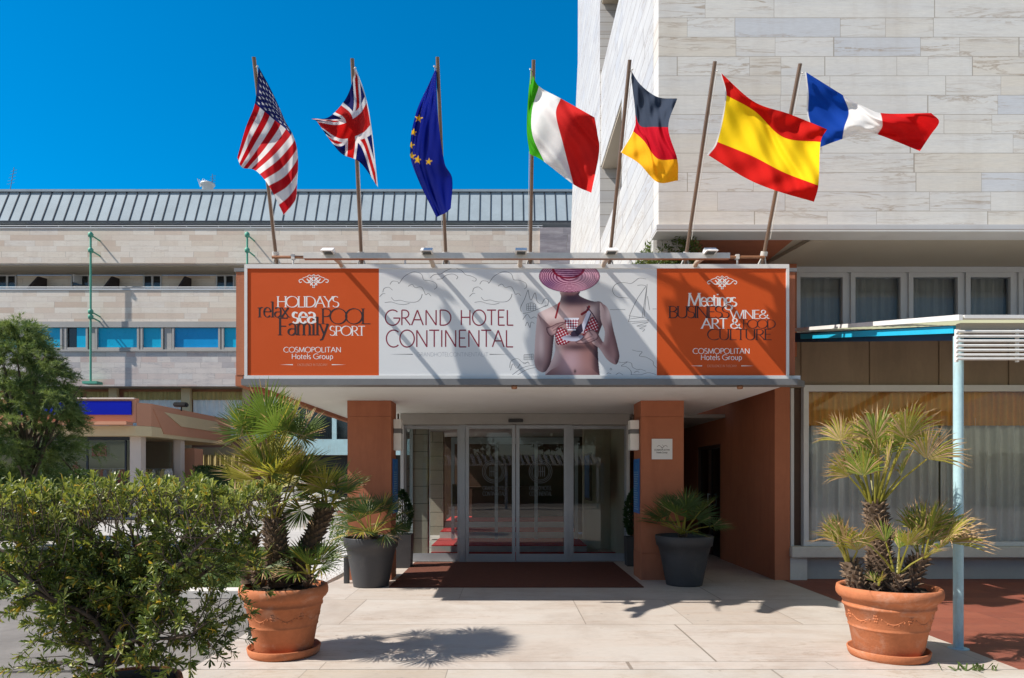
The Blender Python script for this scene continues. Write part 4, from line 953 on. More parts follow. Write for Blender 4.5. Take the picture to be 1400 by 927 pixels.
for y in (12.34, 13.15, 14.6, 16.1): f.box(-1.86, -1.80, y, y+.05, 0, 2.5)
f.box(-1.86, -1.80, 12.39, 16.1, 2.5, 2.58)
o = f.build('side_frame', M['alu_white'], ve)
m = MB(); m.quad((-1.83,12.4,.05),(-1.83,16.1,.05),(-1.83,16.1,2.5),(-1.83,12.4,2.5)); m.build('pane', M['glass'], o)
f = MB()
for a in (-1.2, -.25, .62, 1.5): f.box(a, a+.07, 14.9, 14.96, .16, 2.3)
f.box(-1.13, 1.5, 14.901, 14.959, 2.24, 2.299); f.box(-1.2, 1.6, 14.89, 14.97, 2.3, 2.38)
f.build('inner_door_frame', M['alu'], ve)
MB().box(-1.50, 1.62, 13.7, 13.95, .0, .13).build('step', M['kerb'], ve)
MB().box(1.64, 1.69, 13.4, 14.25, 1.05, 2.0).build('notice_case', M['timber_dark'], ve)
MB().box(1.63, 1.639, 13.45, 14.2, 1.1, 1.95).build('notice_sheet', M['blue_cloth'], ve)
MB().box(-1.49, 1.61, 15.3, 15.5, .146, .28).build('step', M['kerb'], ve); MB().box(-1.49, 1.61, 16.5, 16.7, .296, .43).build('step', M['kerb'], ve)
# reception desk deep inside
m = MB(); m.box(-.9, .9, 17.9, 18.4, .13, 1.2, bev=.02); m.box(-1., 1., 17.8, 18.45, 1.2, 1.25); m.build('reception_desk', M['timber_dark'], ve)
m = MB()
for k in range(5): m.box(-1.4, 1.5, 16.9+.0*k, 17.0, 0, .01)
st_ = MB().box(-1.5, 2.18, 12.42, 13.70, .0, .014).box(-1.5, 1.62, 13.70, 15.29, .131, .145).box(-1.48, 1.6, 15.30, 16.49, .281, .295).box(-1.48, 1.6, 16.50, 18.5, .431, .445)
struct(st_.build('red_carpet_floor', M['carpet']))
q_ = thing('sign_stand', 'brass stand holding a dark notice, just inside the glass left of the doors', 'sign stand', (-.92, 13.2, 0))
MB().lathe([(0,0),(.14,0),(.14,.012),(.02,.03),(.014,.05),(.014,.95),(0,.95)], (-.92,13.2,.014), 20).build('post', M['brass'], q_)
MB().box(-1.04, -.80, 13.19, 13.215, .95, 1.38).build('board', M['timber_dark'], q_)
dm = MB(); dm.prism([(-1.62,9.42),(1.90,9.42),(1.90,12.12),(-1.62,12.12)], 'z', .001, .014)
tag(dm.build('doormat', M['mat_brown']), 'large rust brown doormat laid before the glass doors', 'doormat')

# ---------------------------------------------------------------- pots
def terracotta_pot(name, lab, x, y, rt, h, rs, soil=True):
    t = thing(name, lab, 'plant pot', (x, y, 0), 'terracotta pots at the front')
    zb = .05
    H = h-zb
    prof = [(rt*.63,0),(rt*.66,.02),(rt*.74,H*.36),(rt*.755,H*.37),(rt*.765,H*.385),(rt*.755,H*.40),(rt*.765,H*.42),(rt*.845,H*.68),(rt*.875,H*.69),(rt*.875,H*.72),(rt*.86,H*.735),(rt*.90,H*.80),(rt*.95,H*.82),(rt*.995,H*.87),(rt,H*.93),(rt*.985,H*.985),(rt*.95,H),(rt*.90,H*.985),(rt*.87,H*.9),(rt*.86,H*.8)]
    m = MB(); m.lathe(prof, (x,y,zb), 72, wob=lambda a, z: .004*math.sin(3*a+z*7)); m.add([(x+rt*.63*math.cos(R(5*k)), y+rt*.63*math.sin(R(5*k)), zb) for k in range(72)], [tuple(range(72))[::-1]])
    pb = m.build('pot', M['terracotta'], t)
    # swags of moulded leaves and a rosette
    m = MB()
    def on(a, z, out=-.003):
        r_ = rt*(.765+.08*(z-H*.42)/(H*.26)); return (x+(r_+out)*math.sin(a), y-(r_+out)*math.cos(a), zb+z)
    for k in range(8):
        a0 = k*math.pi/4
        pts = [on(a0+.10+.58*i/10, H*(.60-.10*math.sin(math.pi*i/10))) for i in range(11)]
        m.tube(pts, [.002+.0055*math.sin(math.pi*i/10) for i in range(11)], 8)
        for i in range(5): 
            c = on(a0+.14+.5*i/4, H*(.585-.10*math.sin(math.pi*(i+.3)/5)), .000); m.lathe([(0,-.012),(.008,-.006),(.008,.006),(0,.012)], (c[0]-.004*math.sin(a0),c[1]+.004*math.cos(a0),c[2]), 8)
        for i in range(6):
            an = i*1.047; m.lathe([(0,-.014),(.009,-.006),(.009,.006),(0,.014)], on(a0+.0+.045*math.cos(an), H*.57+.027*math.sin(an), -.004), 8)
        m.lathe([(0,-.012),(.012,0),(0,.012)], on(a0, H*.57, -.002), 8)
    m.build('garland', M['terracotta'], pb)
    m = MB(); m.lathe([(0,.0),(rs*.93,0),(rs*.97,.02),(rs,.066),(rs*.985,.074),(rs*.955,.07),(rs*.90,.03),(0,.028)], (x,y,.001), 64); m.build('saucer', M['terracotta'], t)
    m = MB(); n = 40; vs = [(x+rt*.872*rr*math.cos(R(9*k)), y+rt*.872*rr*math.sin(R(9*k)), zb+H*.9+rng.uniform(-.012,.02)+.03*(1-rr)) for rr in (1,.66,.33) for k in range(n)]+[(x,y,zb+H*.94)]
    fs = [(j*n+k, j*n+(k+1)%n, (j+1)*n+(k+1)%n, (j+1)*n+k) for j in range(2) for k in range(n)]+[(2*n+k, 2*n+(k+1)%n, 3*n) for k in range(n)]
    m.add(vs, fs, 0, True); m.build('soil', M['soil'], t)
    return t
terracotta_pot('terracotta_pot', 'terracotta pot on a saucer beside the leafy shrub, holding the taller green palm', -1.935, 5.95, .375, .600, .31)
terracotta_pot('terracotta_pot', 'terracotta pot on a saucer near the pale blue post, holding the dry tipped palm', 3.28, 5.86, .41, .605, .322)
def plastic_pot(lab, x, y, rt, rb, h):
    t = thing('planter', lab, 'plant pot', (x, y, 0), 'dark round planters by the columns')
    prof = [(0,.0),(rb,.0),(rb*1.01,.015),(rb+(rt*.9-rb)*.75,h*.62),(rt*.90,h*.78),(rt*.955,h*.795),(rt*.985,h*.90),(rt,h*.985),(rt*.99,h),(rt*.93,h),(rt*.90,h*.96),(rt*.88,h*.85)]
    m = MB(); m.lathe(prof, (x,y,.001), 64); m.build('pot', M['plastic_grey'], t)
    m = MB(); m.lathe([(rt*.885,h*.88),(rt*.5,h*.9),(0,h*.91)], (x,y,.0), 32); m.build('soil', M['soil'], t)
plastic_pot('round anthracite planter before the left column, beside the short bollard', -1.90, 9.60, .385, .245, .685)
plastic_pot('round anthracite planter before the right column', 2.53, 9.70, .405, .25, .70)
def cube_pot(lab, x, y, wd, h):
    t = thing('square_planter', lab, 'plant pot', (x, y, 0), 'square planters by the doors')
    m = MB(); k = .9
    for z0, z1, a, b in ((0,h,wd*k/2,wd/2),):
        vs = [(x+sx*a,y+sy*a,.001) for sx, sy in ((-1,-1),(1,-1),(1,1),(-1,1))]+[(x+sx*b,y+sy*b,h) for sx, sy in ((-1,-1),(1,-1),(1,1),(-1,1))]
        vs += [(x+sx*(b-.025),y+sy*(b-.025),h) for sx, sy in ((-1,-1),(1,-1),(1,1),(-1,1))]+[(x+sx*(b-.03),y+sy*(b-.03),h-.06) for sx, sy in ((-1,-1),(1,-1),(1,1),(-1,1))]
        fs = [(3,2,1,0)]+[(4*j+i,4*j+(i+1)%4,4*j+4+(i+1)%4,4*j+4+i) for j in range(3) for i in range(4)]
        m.add(vs, fs)
    m.build('pot', M['plastic_grey'], t)
    MB().box(x-wd/2+.03, x+wd/2-.03, y-wd/2+.03, y+wd/2-.03, h-.07, h-.05).build('soil', M['soil'], t)
def topiary(lab, x, y, z0, h, rad, n=2600):
    t = thing('topiary_shrub', lab, 'shrub', (x, y, z0), 'clipped shrubs by the doors'); m = MB()
    for i in range(n):
        f_ = rng.random(); z = z0+.03+h*f_; rr = rad*(math.sin(math.pi*min(1,f_*.9+.12))**.7)*(.75+.3*rng.random()); a = rng.uniform(0,6.283)
        c = Vector((x+rr*math.cos(a), y+rr*math.sin(a), z)); d = Vector((math.cos(a),math.sin(a),rng.uniform(-.2,1.2))).normalized(); s_ = d.cross(Vector((rng.uniform(-1,1),rng.uniform(-1,1),rng.uniform(-1,1)))).normalized()
        l = rng.uniform(.02,.045); m.add([c-s_*l*.35, c+d*l, c+s_*l*.35, c-d*l*.5], [(0,1,2,3)])
    m.build('foliage', M['topiary'], t)
    MB().tube([(x,y,z0-.07),(x,y,z0+h*.8)], [.02,.008], 6).build('stem', M['bark'], t)
cube_pot('small square dark planter left of the doors, under a clipped shrub', -1.755, 11.55, .34, .56)
topiary('clipped dark shrub left of the glass doors', -1.755, 11.55, .56, .72, .17)
cube_pot('small square dark planter right of the doors, under a clipped shrub', 2.20, 11.75, .30, .50)
topiary('clipped dark conical shrub right of the glass doors', 2.20, 11.75, .50, .80, .17)

# ---------------------------------------------------------------- fan palms
def fan_leaf(mbs, base, direction, up, rad, r_, nseg=26, spread=200, dry=.15, tone='g', droop=.25):
    """a stiff pleated fan: narrow folded segments radiating from the end of the stalk"""
    d = direction.normalized(); s_ = d.cross(up).normalized(); nrm = s_.cross(d).normalized()
    g, ye, dr_ = mbs
    for k in range(nseg):
        a = R(-spread/2+spread*(k+.5)/nseg+r_.uniform(-2.5,2.5)); L = rad*(1-.22*abs(a)/R(spread/2))*r_.uniform(.9,1.06)
        v = d*math.cos(a)+s_*math.sin(a); t = nrm.cross(v).normalized()
        cup = .16*rad*(abs(math.sin(a)))
        w0 = math.tan(R(spread/nseg/2))*rad*.40
        pts = []
        for f_, wf in ((.03,.06),(.46,1.0),(.72,.66),(1.0,.05)):
            c = base+v*L*f_+nrm*(cup*f_*f_)-Vector((0,0,1))*(droop*L*max(0,f_-.45)**1.6*r_.uniform(.6,1.5)) + t*(L*max(0,f_-.6)*r_.uniform(-.05,.05))
            pts.append((c-t*w0*wf, c+nrm*w0*wf*.45, c+t*w0*wf))
        tgt = ye if tone == 'y' else g
        if r_.random() < .10: tgt = ye
        if r_.random() < dry*.35: tgt = dr_
        for i in range(3):
            q = dr_ if (i == 2 and r_.random() < dry) else tgt
            A, B = pts[i], pts[i+1]
            q.add([A[0],A[1],A[2],B[0],B[1],B[2]], [(0,3,4,1),(1,4,5,2)])
def palm(name, lab, loc, crowns, seed, dry, mats, group, boots=True, petiole_r=.008):
    r_ = random.Random(seed)
    t = thing(name, lab, 'palm', loc, group)
    for c in crowns:
        b, tp = Vector(c['base']), Vector(c['top']); rad0, rad1 = c['r']
        n = 7; pts = []; bow = Vector((r_.uniform(-.03,.03), r_.uniform(-.03,.03), 0))
        for i in range(n): f_ = i/(n-1); pts.append(b.lerp(tp, f_)+bow*math.sin(math.pi*f_))
        ln = (tp-b).length
        if ln > .05:
            m = MB(); m.tube(pts, [rad0+(rad1-rad0)*i/(n-1) for i in range(n)], 14)
            tk = m.build('trunk', M['palm_bark'], t)
            m = MB(); nb = int(ln*300*max(.6, rad0/.09))
            for i in range(nb):
                f_ = (i+.5)/nb; a = i*2.39996; p = b.lerp(tp, f_)+bow*math.sin(math.pi*f_); rr = rad0+(rad1-rad0)*f_
                ax = (tp-b).normalized(); u_ = ax.orthogonal().normalized(); w_ = ax.cross(u_); o_ = u_*math.cos(a)+w_*math.sin(a); sd = ax.cross(o_)
                l = r_.uniform(.035,.07); wd = r_.uniform(.012,.022); q = p+o_*rr*.9
                tip = q+o_*(l*r_.uniform(.5,.95))+ax*l*r_.uniform(.3,1.)
                m.add([q-sd*wd, q+sd*wd, q+ax*.03, tip+sd*wd*.4, tip-sd*wd*.4], [(0,1,3,4),(1,2,3),(2,0,4),(2,4,3)])
                if r_.random() < .5:
                    h_ = tip+o_*.02+Vector((r_.uniform(-.03,.03),r_.uniform(-.03,.03),r_.uniform(-.05,.04))); m.add([tip-sd*.002,tip+sd*.002,h_], [(0,1,2)])
            m.build('leaf_bases', M['palm_stub'], tk)
        st = MB(); mbs = (MB(), MB(), MB())
        for i in range(c['n']):
            f_ = (i+.5)/c['n']; az = c.get('az0',0)+i*2.39996*c.get('azk',1.); lo, hi = c['elev']
            el = R(hi+(lo-hi)*f_+r_.uniform(-6,6)); pl = c['pet']*r_.uniform(c.get('pv',.8),1.15)
            if 'side' in c:   # crown pulled to one side
                az = c['side'][0]+R(c['side'][1])*r_.uniform(-1,1)
            d = Vector((math.cos(az)*math.cos(el), math.sin(az)*math.cos(el)*c.get('flat',1.), math.sin(el))).normalized()
            p0 = tp+Vector((math.cos(az),math.sin(az),0))*rad1*.6
            p2 = p0+d*pl; p1 = p0.lerp(p2,.5)+Vector((0,0,pl*.06))
            st.tube([p0,p1,p2], [petiole_r*1.3,petiole_r,petiole_r*.8], 5)
            dd = (d+Vector((0,0,c.get('bend',-.25)))).normalized()
            up = Vector((0,0,1)) if abs(dd.z) < .95 else Vector((math.cos(az),math.sin(az),0))
            upv = (up + Vector((r_.uniform(-.5,.5),r_.uniform(-.7,.1),0))).normalized()
            fan_leaf(mbs, p2, dd, upv, c['rad']*r_.uniform(.8,1.12), r_, c.get('seg',26), c.get('spread',190), dry*(.5+f_), 'y' if r_.random() < c.get('yel',.15) else 'g', c.get('droop',.3))
        fm = MB(); mlist = [M[k] for k in mats]+[M['lf_yellow']]
        for j, q in enumerate(mbs+(st,)): fm.add(q.v, q.f, j)
        fm.build('fronds', mlist, t)
    return t
D1 = 5.95
g3 = ('lf_green','lf_yellow','lf_dry')
palm('fan_palm', 'multi stemmed green fan palm in the left terracotta pot, its crown touching the signboard', (-1.935,D1,.56), [
    dict(base=P(383,800,D1), top=P(375,708,D1-.05), r=(.10,.085), n=11, elev=(10,82), pet=.40, rad=.34, yel=.6, droop=.2, spread=205, seg=30, bend=-.15),
    dict(base=P(378,705,D1-.05), top=P(370,648,D1-.02), r=(.05,.03), n=12, elev=(42,88), pet=.44, rad=.36, yel=.08, droop=.14, spread=215, seg=32, bend=-.1),
    dict(base=P(373,690,D1-.12), top=P(375,668,D1-.14), r=(.03,.03), n=16, elev=(14,78), pet=.18, rad=.44, yel=.95, droop=.2, spread=110, seg=20),
    dict(base=P(402,796,D1+.08), top=P(447,690,D1+.1), r=(.075,.075), n=13, elev=(-15,75), pet=.16, rad=.33, yel=.15, droop=.25, spread=200, seg=28),
    dict(base=P(356,800,D1-.1), top=P(350,780,D1-.12), r=(.04,.03), n=6, elev=(15,75), pet=.12, rad=.28, yel=.1, spread=130, seg=18),
    dict(base=P(418,798,D1-.1), top=P(424,785,D1-.12), r=(.04,.03), n=8, elev=(15,75), pet=.14, rad=.30, yel=.1, spread=140, seg=18),
    dict(base=P(340,800,D1+.05), top=P(345,735,D1+.2), r=(.06,.06), n=5, elev=(10,60), pet=.1, rad=.22, yel=.2, spread=150, seg=18)], 11, .22, g3, 'fan palms in terracotta pots')
D2 = 5.86
palm('fan_palm', 'fan palm with tan dried leaf tips in the right terracotta pot', (3.28,D2,.56), [
    dict(base=P(1203,806,D2), top=P(1196,688,D2), r=(.10,.075), n=20, elev=(46,90), pet=.52, pv=.45, rad=.40, yel=.40, droop=.5, spread=150, seg=28, bend=.5),
    dict(base=P(1178,806,D2-.05), top=P(1163,770,D2-.0), r=(.075,.06), n=9, elev=(40,84), pet=.20, rad=.36, yel=.35, droop=.75, spread=130, seg=24, bend=.3, side=(3.3,75)),
    dict(base=P(1236,806,D2-.02), top=P(1258,764,D2+.0), r=(.085,.06), n=11, elev=(24,82), pet=.22, rad=.46, yel=.4, droop=.6, spread=130, seg=24, side=(.0,75), bend=.15),
    dict(base=P(1222,808,D2-.2), top=P(1226,785,D2-.2), r=(.05,.03), n=6, elev=(35,88), pet=.26, rad=.28, yel=.4, droop=.35, spread=110, seg=18),
    dict(base=P(1200,810,D2-.22), top=P(1200,800,D2-.22), r=(.02,.02), n=4, elev=(40,80), pet=.04, rad=.13, yel=.8, spread=110, seg=12)], 23, .8, ('lf_bright','lf_yellow','lf_dry'), 'fan palms in terracotta pots')
palm('small_palm', 'low loose fan palm in the planter before the left column', (-1.90,9.6,.62), [
    dict(base=(-1.9,9.6,.58), top=(-1.9,9.6,.74), r=(.09,.07), n=20, elev=(-12,75), pet=.34, rad=.36, yel=.06, droop=.35, spread=170, seg=24)], 5, .12, ('lf_dark','lf_yellow','lf_dry'), 'fan palms in round planters')
palm('small_palm', 'dark green fan palm in the planter before the right column', (2.53,9.7,.62), [
    dict(base=(2.5,9.7,.58), top=(2.5,9.7,.72), r=(.05,.05), n=17, elev=(2,84), pet=.36, rad=.40, yel=.02, droop=.22, spread=180, seg=24)], 6, .06, ('lf_dark','lf_green','lf_dry'), 'fan palms in round planters')

# ---------------------------------------------------------------- the big clipped shrub at front left
def shrub_leaf(m, c, d, n_, L, W, mi, r_):
    s_ = d.cross(n_)
    if s_.length < 1e-4: return
    s_.normalize(); n2 = s_.cross(d).normalized()
    a = c+d*L*.45-n2*.002; b = c+d*L*.75; tip = c+d*L-n2*L*.12
    m.add([c, a-s_*W*.42+n2*W*.18, a, a+s_*W*.42+n2*W*.18, b-s_*W*.5+n2*W*.2, b, b+s_*W*.5+n2*W*.2, tip],
          [(0,2,1),(0,3,2),(1,2,5,4),(2,3,6,5),(4,5,7),(5,6,7)], mi)
def shrub(lab, cx, cy, seed):
    r_ = random.Random(seed); t = thing('clipped_shrub', lab, 'shrub', (cx, cy, .36))
    br = MB(); lf = MB()
    def inside(p):
        dx, dy = p.x-cx, p.y-cy
        hw = .80 if p.z > .95 else .72+.08*max(0, min(1, (p.z-.25)/.55))
        top = 1.515+.035*math.sin(dx*7)+.03*math.sin(dx*17+1)+.018*math.sin(dx*37)-.09*max(0,-dx-.35)-.05*max(0,abs(dy)-.25)
        return p.z < top and abs(dx-.03) < hw*(.97+.06*math.sin(p.z*19)+.03*math.sin(p.z*41)) and abs(dy) < .50+.05*math.sin(dx*9)
    def top_at(dx): return 1.50+.035*math.sin(dx*7)+.03*math.sin(dx*17+1)+.018*math.sin(dx*37)-.09*max(0,-dx-.35)
    tips = []; mains = []
    for i in range(17):
        a = r_.uniform(0,6.28); b = Vector((cx+.10*math.cos(a)+r_.uniform(-.09,.09), cy+.08*math.sin(a), .36))
        ex = -.82+1.64*((i*5)%17+.5)/17; ey = r_.uniform(-.36,.36); e = Vector((cx+ex, cy+ey, (r_.uniform(1.05,1.38) if i < 11 else r_.uniform(.40,.85))-.25*abs(ex)*r_.random()))
        ctl = [b, b.lerp(e,.3)+Vector((-ex*.06+r_.uniform(-.04,.04),r_.uniform(-.05,.05),.10)), b.lerp(e,.65)+Vector((r_.uniform(-.07,.07),r_.uniform(-.06,.06),.04)), e]
        pts = [Vector(p) for p in smooth_curve([tuple(p) for p in ctl], 5)]
        br.tube(pts, [.020-.014*k/(len(pts)-1) for k in range(len(pts))], 7); mains.append(pts)
    for pts in mains:
        for k in range(15):
            f_ = r_.uniform(.25,1.); p = pts[min(len(pts)-1, int(f_*(len(pts)-1)))]
            d = Vector((r_.uniform(-1,1), r_.uniform(-.9,.9), r_.uniform(-.25,.9))).normalized(); L = r_.uniform(.10,.34)
            q = p+d*L*.5+Vector((r_.uniform(-.03,.03),0,.02)); e = p+d*L+Vector((0,0,.04))
            if not inside(e): continue
            br.tube([p,q,e], [.0055,.004,.0026], 5); tips.append((e, (e-q).normalized()))
            for j in range(4):
                d2 = (d+Vector((r_.uniform(-1,1),r_.uniform(-1,1),r_.uniform(-.3,1.)))).normalized(); e2 = q.lerp(e, r_.random())+d2*r_.uniform(.06,.16)
                if inside(e2): br.tube([q.lerp(e,.5), e2], [.003,.002], 4); tips.append((e2, d2))
    # the dense clipped top and outer face
    n0 = 0
    while n0 < 520:
        dx = r_.uniform(-.86,.92); dy = r_.uniform(-.50,.50); z = top_at(dx)-abs(r_.gauss(0,.10))-.01
        p = Vector((cx+dx, cy+dy, z)); n0 += 1
        if not inside(p): continue
        d = Vector((r_.uniform(-.5,.5), r_.uniform(-.6,.3), 1)).normalized(); br.tube([p-d*r_.uniform(.08,.2)+Vector((r_.uniform(-.05,.05),0,0)), p], [.003,.002], 4); tips.append((p, d))
    ns = 0
    while ns < 215:   # leafy twigs of the flanks and the skirt
        z = r_.uniform(.30,1.3); dx = r_.uniform(-.88,.86); dy = r_.uniform(-.46,.40)
        if abs(dx) < .30 and z > .62: continue
        p = Vector((cx+dx, cy+dy, z))
        if not inside(p) or (z < .5 and abs(dx) > .62): continue
        ns += 1; mp = min((q for pts in mains for q in pts), key=lambda q: (q-p).length+.6*abs(q.z-p.z+.12))
        md = mp.lerp(p,.55)+Vector((r_.uniform(-.03,.03),r_.uniform(-.03,.03),.03)); br.tube([mp,md,p], [.004,.003,.002], 4); d = (p-md).normalized(); tips.append((p, d)); tips.append((mp.lerp(p,.75), (d+Vector((r_.uniform(-.8,.8),r_.uniform(-.8,.8),.6))).normalized()))
    for (e, d) in tips:
        up = e.z > 1.25; ang0 = r_.uniform(0,6.28); nl = r_.randint(8,14)
        u_ = d.orthogonal().normalized(); w_ = d.cross(u_)
        for k in range(nl):
            a = ang0+k*2.39996; open_ = .35+1.0*(k/nl)+r_.uniform(-.15,.2)
            dd = (d*math.cos(open_)+(u_*math.cos(a)+w_*math.sin(a))*math.sin(open_)).normalized()
            q = r_.random(); mi = 0
            if up: mi = 1 if q < .62 else 0
            else: mi = 1 if q < .30 else 0
            if r_.random() < .03: mi = 2
            elif r_.random() < .008: mi = 3
            L = r_.choice((r_.uniform(.030,.050), r_.uniform(.045,.072), r_.uniform(.050,.078)))
            shrub_leaf(lf, e-d*.014*(k/nl)*2, dd, d+Vector((0,0,.3)), L, L*.26, mi, r_)
    br.build('branches', M['bark'], t)
    lf.build('foliage', [M['sh_green'],M['sh_lime'],M['sh_yellow'],M['sh_brown']], t)
SBX, SBY = -2.42, 4.32
shrub('large flat topped leafy shrub with yellowing leaves, at the front left', SBX, SBY, 3)
t = thing('shrub_pot', 'terracotta pot mostly hidden under the large leafy shrub', 'plant pot', (SBX,SBY,0), 'terracotta pots at the front')
m = MB(); m.lathe([(0,.0),(.25,.0),(.30,.25),(.33,.27),(.345,.33),(.335,.37),(.31,.37),(.29,.33)], (SBX,SBY,-.119), 56); m.build('pot', M['terracotta'], t)
m = MB(); m.lathe([(.295,.27),(.15,.29),(0,.30)], (SBX,SBY,-.03), 30); m.build('soil', M['soil'], t)

# shrub on the canopy roof
def leaf_cloud(m, c, r3, n, r_, L, mi=0, hollow=.5):
    for i in range(n):
        v = Vector((r_.gauss(0,1),r_.gauss(0,1),r_.gauss(0,1))).normalized()*(hollow+(1-hollow)*r_.random()**.5)
        p = Vector((c[0]+v.x*r3[0], c[1]+v.y*r3[1], c[2]+v.z*r3[2]))
        d = (v+Vector((r_.uniform(-1,1),r_.uniform(-1,1),r_.uniform(-.4,1.2)))).normalized(); s_ = d.cross(Vector((r_.uniform(-1,1),r_.uniform(-1,1),r_.uniform(-1,1)))).normalized(); l = L*r_.uniform(.6,1.3)
        m.add([p-s_*l*.28, p+d*l, p+s_*l*.28, p-d*l*.5], [(0,1,2,3)], mi)
t = thing('roof_shrub', 'small leafy shrub growing on the canopy roof beneath the Spanish flagpole', 'shrub', (X(912,9.0),9.0,3.98))
m = MB(); r_ = random.Random(9)
for i in range(22): leaf_cloud(m, (X(910+r_.uniform(-36,40),9.), 9.+r_.uniform(-.2,.2), 4.30+r_.uniform(-.14,.34)), (.16,.15,.12), 230, r_, .036, r_.choice((0,0,0,1)), .2)
m.build('foliage', [M['sh_green'],M['sh_lime']], t)
m = MB()
for i in range(7): m.tube([(X(912,9.)+r_.uniform(-.1,.1),9.,4.1),(X(912,9.)+r_.uniform(-.35,.35),9.+r_.uniform(-.1,.1),4.45)], [.008,.003], 5)
m.build('branches', M['bark'], t)
m = MB(); m.box(X(912,9.)-.4, X(912,9.)+.4, 8.85, 9.15, 3.98, 4.12, bev=.01); m.build('trough', M['terracotta'], t)

# ---------------------------------------------------------------- awning on the right
aw = thing('terrace_awning', 'white and blue terrace awning with horizontal slats on a pale blue post', 'awning', (4.05, 6.15, 0))
xa_ = 3.99
m = MB(); nx = 60
vs = []
for j, (y, z) in enumerate(((5.98,2.935),(10.16,3.70))):
    for i in range(nx*4+1): vs.append((xa_+.0+i*.0225, y, z+.012*math.sin(i*math.pi/2)))
n = nx*4+1
m.add(vs, [(i,i+1,n+i+1,n+i) for i in range(n-1)], 0, True); m.build('roof_sheet', M['awning_sheet'], aw)
m = MB(); m.prism([(5.96,2.905),(10.16,3.675),(10.16,3.715),(5.96,2.955)], 'x', xa_-.035, xa_-.002); m.build('edge_trim', M['awning_white'], aw)
m = MB(); m.prism([(6.12,2.825),(9.3,3.41),(9.3,3.475),(6.12,2.89)], 'x', xa_+.02, xa_+.06); m.build('side_beam', M['cyan_paint'], aw)
m = MB(); m.prism([(6.12,2.76),(10.15,3.53),(10.15,3.66),(6.12,2.90)], 'x', xa_+.10, xa_+.16); m.build('rafter', M['awning_navy'], aw)
for k in range(1,5): m = MB(); m.prism([(6.12,2.80),(10.15,3.55),(10.15,3.66),(6.12,2.91)], 'x', xa_+.16+k*1.0, xa_+.22+k*1.0); m.build('rafter', M['awning_navy'], aw)
m = MB(); m.box(xa_+.02, 9.4, 5.97, 6.03, 2.925, 2.955); m.build('gutter', M['awning_white'], aw)
m = MB(); m.box(xa_+.03, 9.4, 6.04, 6.10, 2.80, 2.90); m.build('front_beam', M['tan_soffit'], aw)
for k in range(7):
    z = 2.815-k*.041-(0 if k < 6 else -.006)
    MB().tube([(xa_-.03,6.0,z),(9.4,6.0,z)], .0125, 8).build('slat', M['awning_white'], aw)
for x_ in (xa_-.015, xa_+.52, xa_+1.1, xa_+1.7, xa_+2.3): MB().box(x_-.012, x_+.012, 6.014, 6.034, 2.55, 2.84).build('slat_hanger', M['awning_white'], aw)
m = MB(); m.tube([(4.055,6.12,-.004),(4.055,6.12,2.80)], .041, 20); m.lathe([(0,0),(.085,0),(.085,.008),(.04,.012)], (4.055,6.12,-.004), 20); m.build('post', M['pale_blue'], aw)
for x_ in (7.0, 9.3): m = MB(); m.tube([(x_,6.12,-.004),(x_,6.12,2.80)], .041, 16); m.build('post', M['pale_blue'], aw)

# ---------------------------------------------------------------- bollards
def bollard(lab, x, y, z0, h, r_=.042):
    t = thing('bollard', lab, 'bollard', (x,y,z0), 'short grey bollards')
    MB().lathe([(0,0),(r_,0),(r_,h-.03),(r_*1.08,h-.03),(r_*1.08,h-.008),(r_*.8,h),(0,h)], (x,y,z0), 20).build('post', M['bollard'], t)
bollard('short grey bollard just left of the round planter', -2.295, 9.82, 0, .40)
bollard('short grey bollard half hidden behind the left terracotta pot', -2.46, 6.62, 0, .40)
bollard('short dark bollard on the lawn edge, seen through the shrub', -6.35, 12.1, -.02, .5, .055)
bollard('short dark bollard farther along the lawn, seen through the shrub', -10.2, 13.0, -.03, .55, .09)
# ---------------------------------------------------------------- left wing of the hotel
DW = 33.0
lw = thing('hotel_wing', 'long low hotel wing in pale travertine with metal mansard roof, behind on the left', 'building', (-10, DW, 0))
W = lambda px: X(px, DW)
WZ = lambda py: Z(py, DW)
x0, x1 = -32., W(742)
bx('upper_parapet', M['wing_stone'], lw, x0, x1, DW, DW+.25, WZ(360), WZ(312.5))
bx('parapet_coping', M['alu_white'], lw, x0, x1, DW-.03, DW+.28, WZ(312.4), WZ(310.8))
bx('middle_parapet', M['wing_stone'], lw, x0, x1, DW, DW+.25, WZ(439.5), WZ(397))
bx('parapet_coping', M['alu_white'], lw, x0, x1, DW-.03, DW+.28, WZ(396.8), WZ(394.6))
bx('window_lintel', M['concrete'], lw, x0, x1, DW-.04, DW+.25, WZ(447.6), WZ(439.7))
bx('lower_wall', M['wing_stone_dark'], lw, x0, x1, DW, DW+.25, WZ(528), WZ(481))
bx('window_ledge', M['concrete'], lw, x0, x1, DW-.06, DW+.25, WZ(480.8), WZ(478))
bx('end_wall', M['wing_grey_marble'], lw, W(738), W(800), DW-.1, DW+.3, 0, WZ(312))
